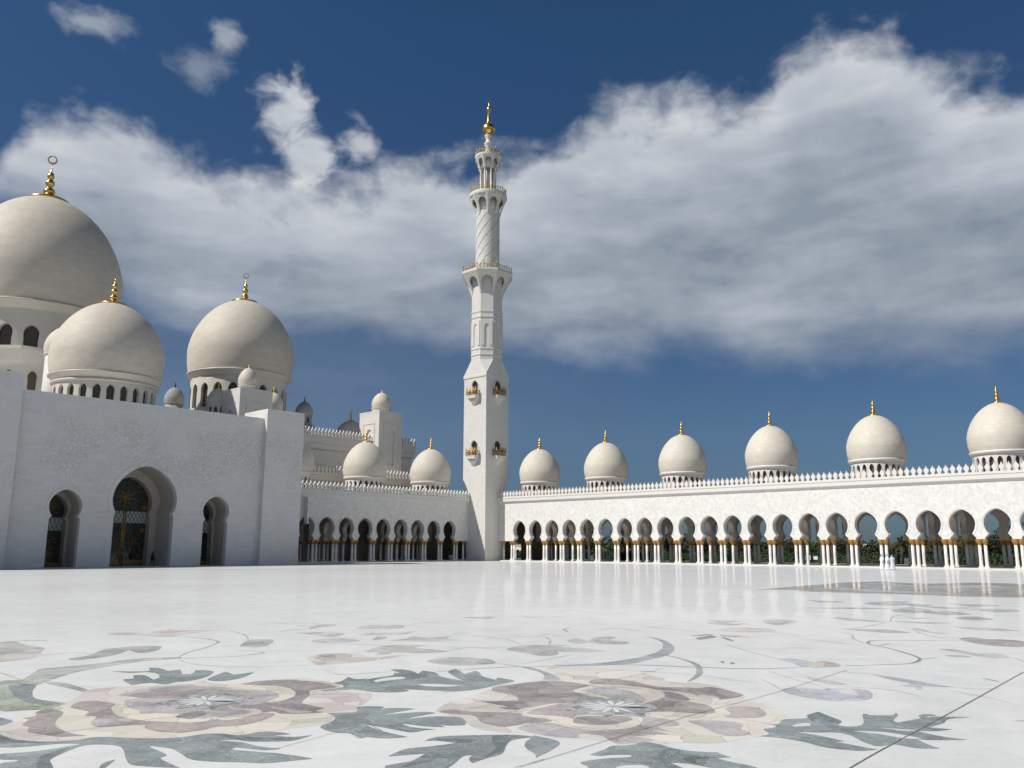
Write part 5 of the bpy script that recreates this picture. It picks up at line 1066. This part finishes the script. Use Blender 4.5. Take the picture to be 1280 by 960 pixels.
def low_building(az_, y, w, h, lb):
    x = gx(az_, y); o = (x, y, -.12); t = root('low_building', o, lb, 'building', 'distant low white buildings')
    m = MB(); m.box(x-w/2, x+w/2, y, y+14, -.12, h); m.obj('wall', M['plaster'], t, o)
    m = MB(); m.box(x-w/2-.4, x+w/2+.4, y-.4, y+14.4, h, h+.5); m.obj('roof', M['trim'], t, o)
    n = int(w/4)
    for i in range(n):
        for z0 in (1.0, 4.2):
            if z0+2 < h: m = MB(); m.box(x-w/2+1+i*4, x-w/2+3.6+i*4, y-.05, y+.03, z0, z0+1.7); m.obj('window', M['glass'], t, o)
low_building(-25.0, 560, 10, 5.6, 'distant low white building seen through the arches right of the fourth dome')
low_building(-21.6, 600, 9, 4.8, 'distant white building seen left of the men in white')
low_building(-12.3, 500, 12, 5.4, 'distant white building at the right edge behind the last pillars')
# white kiosk, planter, signs, parasols
t = root('kiosk', (-140.6, 150, -.1), 'small white kiosk with dark arched opening behind the first arch right of the minaret', 'kiosk')
m = MB(); y0, y1 = 150, 153.0
def KG(u, d, z): return (-140.3+u, y0+d, z)
wall_arches(m, -1.6, 1.6, -.1, 2.9, [(0, keyhole(.55,.6,1.45,2.05,.5,1.0,-.1))], 0, .2, KG); m.box(-141.9,-141.7,y0+.2,y1,-.1,2.9); m.box(-138.9,-138.7,y0+.2,y1,-.1,2.9); m.box(-141.9,-138.7,y1,y1+.2,-.1,2.9); m.obj('wall', M['pot'], t, (-140.6,150,-.1))
m = MB(); m.box(-142.1,-138.5,y0-.2,y1+.4,2.9,3.1); m.obj('roof', M['pot'], t, (-140.6,150,-.1))
m = MB(); m.box(-141.6,-139.0,y0+1.2,y0+1.3,0,2.8); m.obj('interior_panel', M['dark'], t, (-140.6,150,-.1))
px_, py_ = -122.6, 112.55
t = root('planter', (px_, py_, .13), 'square white planter with a tall green plant inside the last arch left of the minaret', 'planter')
m = MB(); pr = [(.30,.13),(.36,.3),(.42,.85),(.46,.9),(.46,1.0),(.38,1.0),(.36,.9)]; m.lathe([(a*1.41, b) for a, b in pr], 4, (px_, py_), rot=PI/4, smooth=False); m.obj('pot', M['pot'], t, (px_, py_, .13))
m = MB(); m.tube([(px_,py_,.9),(px_+.03,py_,1.9),(px_,py_+.05,2.6)], [.05,.04,.03], 6); m.obj('stem', M['bark'], t, (px_, py_, .13))
m = MB(); leafy(m, px_, py_, 2.5, .75, 1.35, 900, 77, .16); m.obj('foliage', simple('plant_leaves', (.07,.12,.02), .5, 0, .4), t, (px_, py_, .13), recalc=False)
def parasol(x, y, lb, s=1.0):
    t = root('parasol', (x, y, -.1), lb, 'parasol', 'green parasols in the garden'); o = (x, y, -.1)
    m = MB(); m.lathe([(.3,-.1),(.3,.02),(.05,.06)], 12, (x,y)); m.tube([(x,y,0),(x,y,2.75*s)], .035, 8); m.obj('pole', M['metal'], t, o)
    m = MB(); m.lathe([(0,2.8*s),(.5*s,2.62*s),(1.0*s,2.35*s),(1.5*s,1.98*s),(1.5*s,1.75*s),(1.47*s,1.75*s),(1.46*s,1.94*s),(0,2.7*s)], 8, (x,y), smooth=False); m.obj('canopy', M['green'], t, o)
parasol(gx(-16.75,139), 139, 'green parasol right of the two men in white, behind the arcade')
parasol(gx(-32.35,140), 140, 'green parasol behind the arch under the third dome', .9)
def sign(x, y, w, h, z, lb):
    t = root('sign_board', (x, y, -.1), lb, 'sign', 'small pale boards in the garden'); o = (x, y, -.1)
    m = MB(); m.box(x-w/2, x+w/2, y-.04, y+.04, z, z+h); m.obj('board', M['pot'], t, o)
    m = MB(); m.box(x-w/2+.05, x-w/2+.1, y-.03, y+.03, -.1, z); m.box(x+w/2-.1, x+w/2-.05, y-.03, y+.03, -.1, z); m.obj('leg', M['metal'], t, o)
sign(gx(-24.75,143), 143, .9, .8, .5, 'small pale board on legs under the distant white building, right of the fourth dome')
sign(gx(-24.3,143.3), 143.3, .7, .55, .6, 'smaller pale board immediately right of the larger one')
sign(gx(-37.2,142), 142, .8, .7, .3, 'small pale board behind the sixth arch from the minaret')
# black stanchions by the doorways
for x, y, lb in ((-113.2, 39.55, 'slim black rope post inside the left small doorway'), (-113.4, 58.9, 'slim black rope post inside the right small doorway'), (-112.6, 46.6, 'short black rope post standing in front of the big gilded door')):
    m = MB(); m.lathe([(.0,0),(.2,0),(.19,.03),(.05,.06),(.04,1.0),(.07,1.03),(.07,1.1),(0,1.16)], 12, (x, y)); tag(m.obj('rope_post', M['metal'], None, (x, y, 0)), lb, 'post', 'rope posts at the doors')

# ------------------------------------------------------------------ people
def person(x, y, face, lb, h=1.76, robe=True, stride=.16, arm=.2, grp=None, cloth=None):
    """body grown from a skeleton with the skin modifier; clothes are children"""
    k = h/1.76
    J = {'pelvis':(0,0,.94,.135),'waist':(0,.0,1.12,.125),'chest':(0,.01,1.33,.15),'neck':(0,.0,1.49,.055),'head0':(0,.02,1.58,.075),'head1':(0,.025,1.67,.092),'head2':(0,.01,1.73,.065),'nose':(0,.115,1.635,.014),
         'shL':(-.17,0,1.42,.06),'elL':(-.23,-arm*.3,1.15,.045),'wrL':(-.24,arm*.6,.92,.032),'haL':(-.24,arm*.75,.84,.034),
         'shR':(.17,0,1.42,.06),'elR':(.23,arm*.1,1.15,.045),'wrR':(.24,-arm*.1,.91,.032),'haR':(.24,-arm*.1,.83,.034),
         'hipL':(-.09,0,.88,.10),'knL':(-.10,stride*.7,.50,.065),'anL':(-.10,stride*.6,.09,.042),'toL':(-.11,stride*.6+.17,.035,.035),
         'hipR':(.09,0,.88,.10),'knR':(.10,-stride*.1,.49,.065),'anR':(.10,-stride,.10,.042),'toR':(.11,-stride+.16,.035,.035)}
    E_ = [('pelvis','waist'),('waist','chest'),('chest','neck'),('neck','head0'),('head0','head1'),('head1','head2'),('head0','nose'),('chest','shL'),('shL','elL'),('elL','wrL'),('wrL','haL'),('chest','shR'),('shR','elR'),('elR','wrR'),('wrR','haR'),
          ('pelvis','hipL'),('hipL','knL'),('knL','anL'),('anL','toL'),('pelvis','hipR'),('hipR','knR'),('knR','anR'),('anR','toR')]
    for sd, sx in (('L',-1),('R',1)):        # five fingers on each hand
        hx, hy, hz_, _ = J['ha'+sd]
        for i, (dx, dy, ln) in enumerate(((-.0,.045,.055),(0,.022,.085),(0,0,.092),(0,-.022,.085),(0,-.042,.068))):
            J['f%s%d'%(sd,i)] = (hx+sx*.004, hy+dy*.7, hz_-.03, .010); J['g%s%d'%(sd,i)] = (hx-sx*.01, hy+dy+(.03 if i == 0 else .008), hz_-.03-ln, .008)
            E_ += [('ha'+sd, 'f%s%d'%(sd,i)), ('f%s%d'%(sd,i), 'g%s%d'%(sd,i))]
    names = list(J); me = bpy.data.meshes.new('person'); me.from_pydata([tuple(c*k for c in J[n][:3]) for n in names], [(names.index(a), names.index(b)) for a, b in E_], [])
    ob = bpy.data.objects.new('person', me); COL.objects.link(ob); me.materials.append(M['skin'] if robe else M['black'])
    md = ob.modifiers.new('skin', 'SKIN'); md.use_smooth_shade = True
    for i, n in enumerate(names):
        v = me.skin_vertices[0].data[i]; v.radius = (J[n][3]*k, J[n][3]*k); v.use_root = (i == 0)
    sb = ob.modifiers.new('sub', 'SUBSURF'); sb.levels = 1; sb.render_levels = 2
    ob.location = (x, y, 0); ob.rotation_euler = (0, 0, face); tag(ob, lb, 'person', grp)
    def child(mb, name, mat):
        c = mb.obj(name, mat, None); c.parent = ob; c.location = (0,0,0); return c
    mat = cloth or M['robe']
    m = MB(); rings = [(.06,.30,.26,.0),(.35,.25,.215,.01),(.70,.225,.185,.01),(.98,.20,.16,.0),(1.20,.20,.145,0),(1.36,.215,.14,0),(1.45,.18,.115,0),(1.50,.075,.075,0)] if robe else [(.86,.20,.15,0),(1.0,.185,.14,0),(1.20,.19,.14,0),(1.36,.215,.14,0),(1.45,.18,.115,0),(1.50,.075,.075,0)]
    n = 20; vs = []; fs = []
    for j, (z, a, b, off) in enumerate(rings):
        for i in range(n):
            t = 2*PI*i/n; fo = 1+(.06*math.sin(5*t+1) if z < .8 and robe else 0); sh = (stride*.25 if z < .5 else 0)
            vs.append((a*fo*math.cos(t)*k, (b*fo*math.sin(t)+off+(sh if math.sin(t) > 0 else -sh))*k, z*k))
    for j in range(len(rings)-1): fs += [(j*n+i, j*n+(i+1)%n, (j+1)*n+(i+1)%n, (j+1)*n+i) for i in range(n)]
    m.add(vs, fs, 0, True)
    for s in ('L','R'):
        p = [tuple(c*k for c in J[q+s][:3]) for q in ('sh','el','wr')]; m.tube(p, [.085*k,.075*k,.065*k], 10)
    child(m, 'robe' if robe else 'shirt', mat)
    m = MB()
    if robe:       # white head cloth falling on the shoulders, with black cord
        rg = [(1.775,.02,.02,0),(1.76,.07,.075,0),(1.70,.108,.118,-.005),(1.60,.118,.12,-.02),(1.50,.15,.125,-.03),(1.38,.17,.12,-.05),(1.30,.15,.09,-.07)]; vs = []; fs = []
        for z, a, b, off in rg:
            for i in range(15):
                t = R(125) + R(290)*i/14; vs.append((a*math.cos(t)*k, (b*math.sin(t)+off+.01)*k, z*k))
        # opening faces forward (+y)
        for j in range(len(rg)-1): fs += [(j*15+i, j*15+i+1, (j+1)*15+i+1, (j+1)*15+i) for i in range(14)]
        m.add(vs, fs, 0, True); child(m, 'head_cloth', M['robe'])
        m = MB(); m.tube([(.115*math.cos(2*PI*i/16)*k, (.125*math.sin(2*PI*i/16)+.01)*k, 1.715*k) for i in range(17)], .012, 5); child(m, 'head_cord', M['black'])
    else:
        m.lathe([(.1*k,1.66*k),(.105*k,1.71*k),(.08*k,1.77*k),(0,1.79*k)], 12, (0,-.005)); child(m, 'hair', M['black'])
    return ob
G_ = 'people walking along the sunlit arcade'
person(-40.1, 107.1, R(150), 'man in long white robe, leftmost of the walking group before the sunlit arcade', 1.78, grp=G_)
person(-39.05, 105.9, R(140), 'man in long white robe and head cloth, middle of the walking group', 1.80, grp=G_)
person(-38.45, 105.9, R(200), 'man in pale lilac-white robe, rightmost of the walking group', 1.74, grp=G_, cloth=simple('pale_cloth', (.62,.62,.74), .9))
person(-113.6, 50.95, R(-60), 'man in dark clothes standing in the large middle doorway', 1.82, robe=False, stride=.22, arm=.25, cloth=M['black'])

# ------------------------------------------------------------------ sun, sky, camera
SUN_EL, SUN_AZ = 47.0, 204.0
sd = Vector((math.sin(R(SUN_AZ))*math.cos(R(SUN_EL)), math.cos(R(SUN_AZ))*math.cos(R(SUN_EL)), math.sin(R(SUN_EL))))
sl = bpy.data.lights.new('sun', 'SUN'); sl.energy = 4.5; sl.angle = R(.53); sl.color = (1.0, .955, .88)
so = bpy.data.objects.new('sun', sl); COL.objects.link(so); so.rotation_euler = sd.to_track_quat('Z', 'Y').to_euler(); so.location = (0, 0, 200)

wd = bpy.data.worlds.new('World'); scene.world = wd; wd.use_nodes = True
nt = wd.node_tree; bg = nt.nodes['Background']
sky = nt.nodes.new('ShaderNodeTexSky'); sky.sky_type = 'NISHITA'; sky.sun_disc = False
sky.sun_elevation = R(SUN_EL); sky.sun_rotation = R(SUN_AZ); sky.altitude = 0; sky.air_density = 1.0; sky.dust_density = .4; sky.ozone_density = 2.2
tc = nt.nodes.new('ShaderNodeTexCoord'); sp = nt.nodes.new('ShaderNodeSeparateXYZ'); L(nt, tc.outputs['Generated'], sp.inputs[0])
X_, Y_, Z_ = sp.outputs
def mt_(op, a, b=None, c=None, clamp=False): return math_(nt, op, a, b, c, clamp)
el = mt_('MULTIPLY', mt_('ARCSINE', Z_), 180/PI)
az = mt_('MULTIPLY', mt_('ARCTAN2', X_, Y_), 180/PI)
# deeper blue towards the horizon than the raw model gives (clean dry air)
skc = mix(nt, 1.0, sky.outputs[0], ramp(nt, mt_('DIVIDE', el, 60.0, clamp=True), SKYTINT), 'MULTIPLY')
def curve(x, pts, x0, x1, y0, y1):
    fc = nt.nodes.new('ShaderNodeFloatCurve'); cv = fc.mapping.curves[0]
    pp = [((a-x0)/(x1-x0), (b-y0)/(y1-y0)) for a, b in pts]
    while len(cv.points) < len(pp): cv.points.new(.5, .5)
    for p, (a, b) in zip(cv.points, pp): p.location = (a, b); p.handle_type = 'AUTO'
    fc.mapping.update()
    L(nt, mt_('DIVIDE', mt_('SUBTRACT', x, x0), x1-x0, clamp=True), fc.inputs['Value'])
    return mt_('MULTIPLY_ADD', fc.outputs[0], y1-y0, y0)
top = curve(az, CL_TOP, -80, -5, 0, 50); bot = curve(az, CL_BOT, -80, -5, 0, 50)
# cloud-layer coordinates: points on a flat layer overhead, so streaks converge towards the horizon
den = mt_('ADD', Z_, .12)
cl = nt.nodes.new('ShaderNodeCombineXYZ'); L(nt, mt_('DIVIDE', X_, den), cl.inputs[0]); L(nt, mt_('DIVIDE', Y_, den), cl.inputs[1])
pl = nt.nodes.new('ShaderNodeCombineXYZ'); L(nt, mt_('DIVIDE', az, 10.0), pl.inputs[0]); L(nt, mt_('DIVIDE', el, 7.0), pl.inputs[1])
def noise(vec, scale, det, rough=.6, dist=0.0, rot=None, sc=None, loc=(0,0,0)):
    if rot is not None:
        mp = nt.nodes.new('ShaderNodeMapping'); mp.inputs['Rotation'].default_value = (0,0,R(rot)); mp.inputs['Scale'].default_value = sc; mp.inputs['Location'].default_value = loc
        L(nt, vec, mp.inputs[0]); vec = mp.outputs[0]
    n_ = nt.nodes.new('ShaderNodeTexNoise'); n_.inputs['Scale'].default_value = scale; n_.inputs['Detail'].default_value = det; n_.inputs['Roughness'].default_value = rough; n_.inputs['Distortion'].default_value = dist
    L(nt, vec, n_.inputs['Vector']); return n_.outputs[0]
nA = noise(pl.outputs[0], 1.6, 7.0, .53, .25, 0, (1,1,1), (3.1,1.7,0)); nB = noise(pl.outputs[0], 5.0, 6.0, .56, .4)
nS = noise(pl.outputs[0], 1.9, 6.0, .50, .2, -22, (.6,1.5,1)); nL = noise(pl.outputs[0], .8, 3.0, .5)
a_ = mt_('SUBTRACT', nA, .5); b_ = mt_('SUBTRACT', nB, .5)
wob = mt_('ADD', mt_('MULTIPLY', a_, 7.5), mt_('MULTIPLY', b_, 2.6))
dt = mt_('ADD', mt_('SUBTRACT', top, el), wob)                       # degrees below the ragged top edge
db = mt_('ADD', mt_('SUBTRACT', el, bot), mt_('MULTIPLY', a_, 6.0))   # degrees above the soft underside
def sstep(v, lo, hi):
    n_ = nt.nodes.new('ShaderNodeMapRange'); n_.interpolation_type = 'SMOOTHSTEP'; L(nt, v, n_.inputs[0]); n_.inputs[1].default_value = lo; n_.inputs[2].default_value = hi; return n_.outputs[0]
mtop = sstep(dt, -1.0, 2.4); mbot = sstep(db, -1.0, 4.0)
thin = mt_('MULTIPLY_ADD', sstep(mt_('ADD', nS, mt_('MULTIPLY', b_, .3)), .22, .44), .30, .70)
mask = mt_('MULTIPLY', mt_('MULTIPLY', mtop, mbot), thin)
# small loose wisps above the bank
for (wa, we, ra, re, st) in WISPS:
    dd = mt_('SQRT', mt_('ADD', mt_('POWER', mt_('DIVIDE', mt_('SUBTRACT', az, wa), ra), 2.0), mt_('POWER', mt_('DIVIDE', mt_('SUBTRACT', el, we), re), 2.0)))
    w_ = mt_('MULTIPLY', sstep(mt_('ADD', mt_('SUBTRACT', 1.0, dd), mt_('ADD', mt_('MULTIPLY', a_, 1.6), mt_('MULTIPLY', b_, 1.6))), .1, 1.0), st)
    mask = mt_('MAXIMUM', mask, w_)
veil = mt_('MULTIPLY', mt_('MULTIPLY', sstep(mt_('MULTIPLY', az, -1.0), 28, 58), sstep(el, 1, 9)), mt_('SUBTRACT', 1.0, sstep(el, 14, 22)))
mask = mt_('MAXIMUM', mask, mt_('MULTIPLY', veil, .16))
mask = mt_('MINIMUM', mask, .97)
lit = mt_('MULTIPLY', mt_('SUBTRACT', 1.0, sstep(dt, 1.5, 9.0)), .55)
lit = mt_('ADD', lit, mt_('MULTIPLY', sstep(nS, .38, .74), .32))
lit = mt_('ADD', lit, mt_('MULTIPLY', b_, .30))
lit = mt_('ADD', lit, mt_('MULTIPLY', mt_('SUBTRACT', nL, .5), .5), clamp=True)
cc = ramp(nt, lit, CLOUDC)
inv = 1.0/SKY_STRENGTH
cc2 = mix(nt, 1.0, cc, (inv*CLK, inv*CLK, inv*CLK), 'MULTIPLY')
L(nt, mix(nt, mask, skc, cc2), bg.inputs[0]); bg.inputs[1].default_value = SKY_STRENGTH

cam = bpy.data.cameras.new('camera'); co = bpy.data.objects.new('camera', cam); COL.objects.link(co)
yaw, pitch, roll = R(43.5), math.atan(204.2/1070), .0027
f_ = Vector((-math.sin(yaw)*math.cos(pitch), math.cos(yaw)*math.cos(pitch), math.sin(pitch)))
r0 = Vector((math.cos(yaw), math.sin(yaw), 0)); u0 = r0.cross(f_); r1 = r0*math.cos(roll)+u0*math.sin(roll); u1 = r1.cross(f_)
mw = Matrix((r1, u1, -f_)).transposed().to_4x4(); mw.translation = Vector((0, 0, 2.5)); co.matrix_world = mw
cam.sensor_width = 36; cam.lens = 36*1070/1280; cam.clip_start = .1; cam.clip_end = 12000
scene.camera = co
scene.render.resolution_x, scene.render.resolution_y = 1024, 768
scene.view_settings.view_transform = 'Standard'; scene.view_settings.look = 'None'; scene.view_settings.gamma = 1; scene.view_settings.exposure = EXPOSURE
scene.render.engine = 'CYCLES'
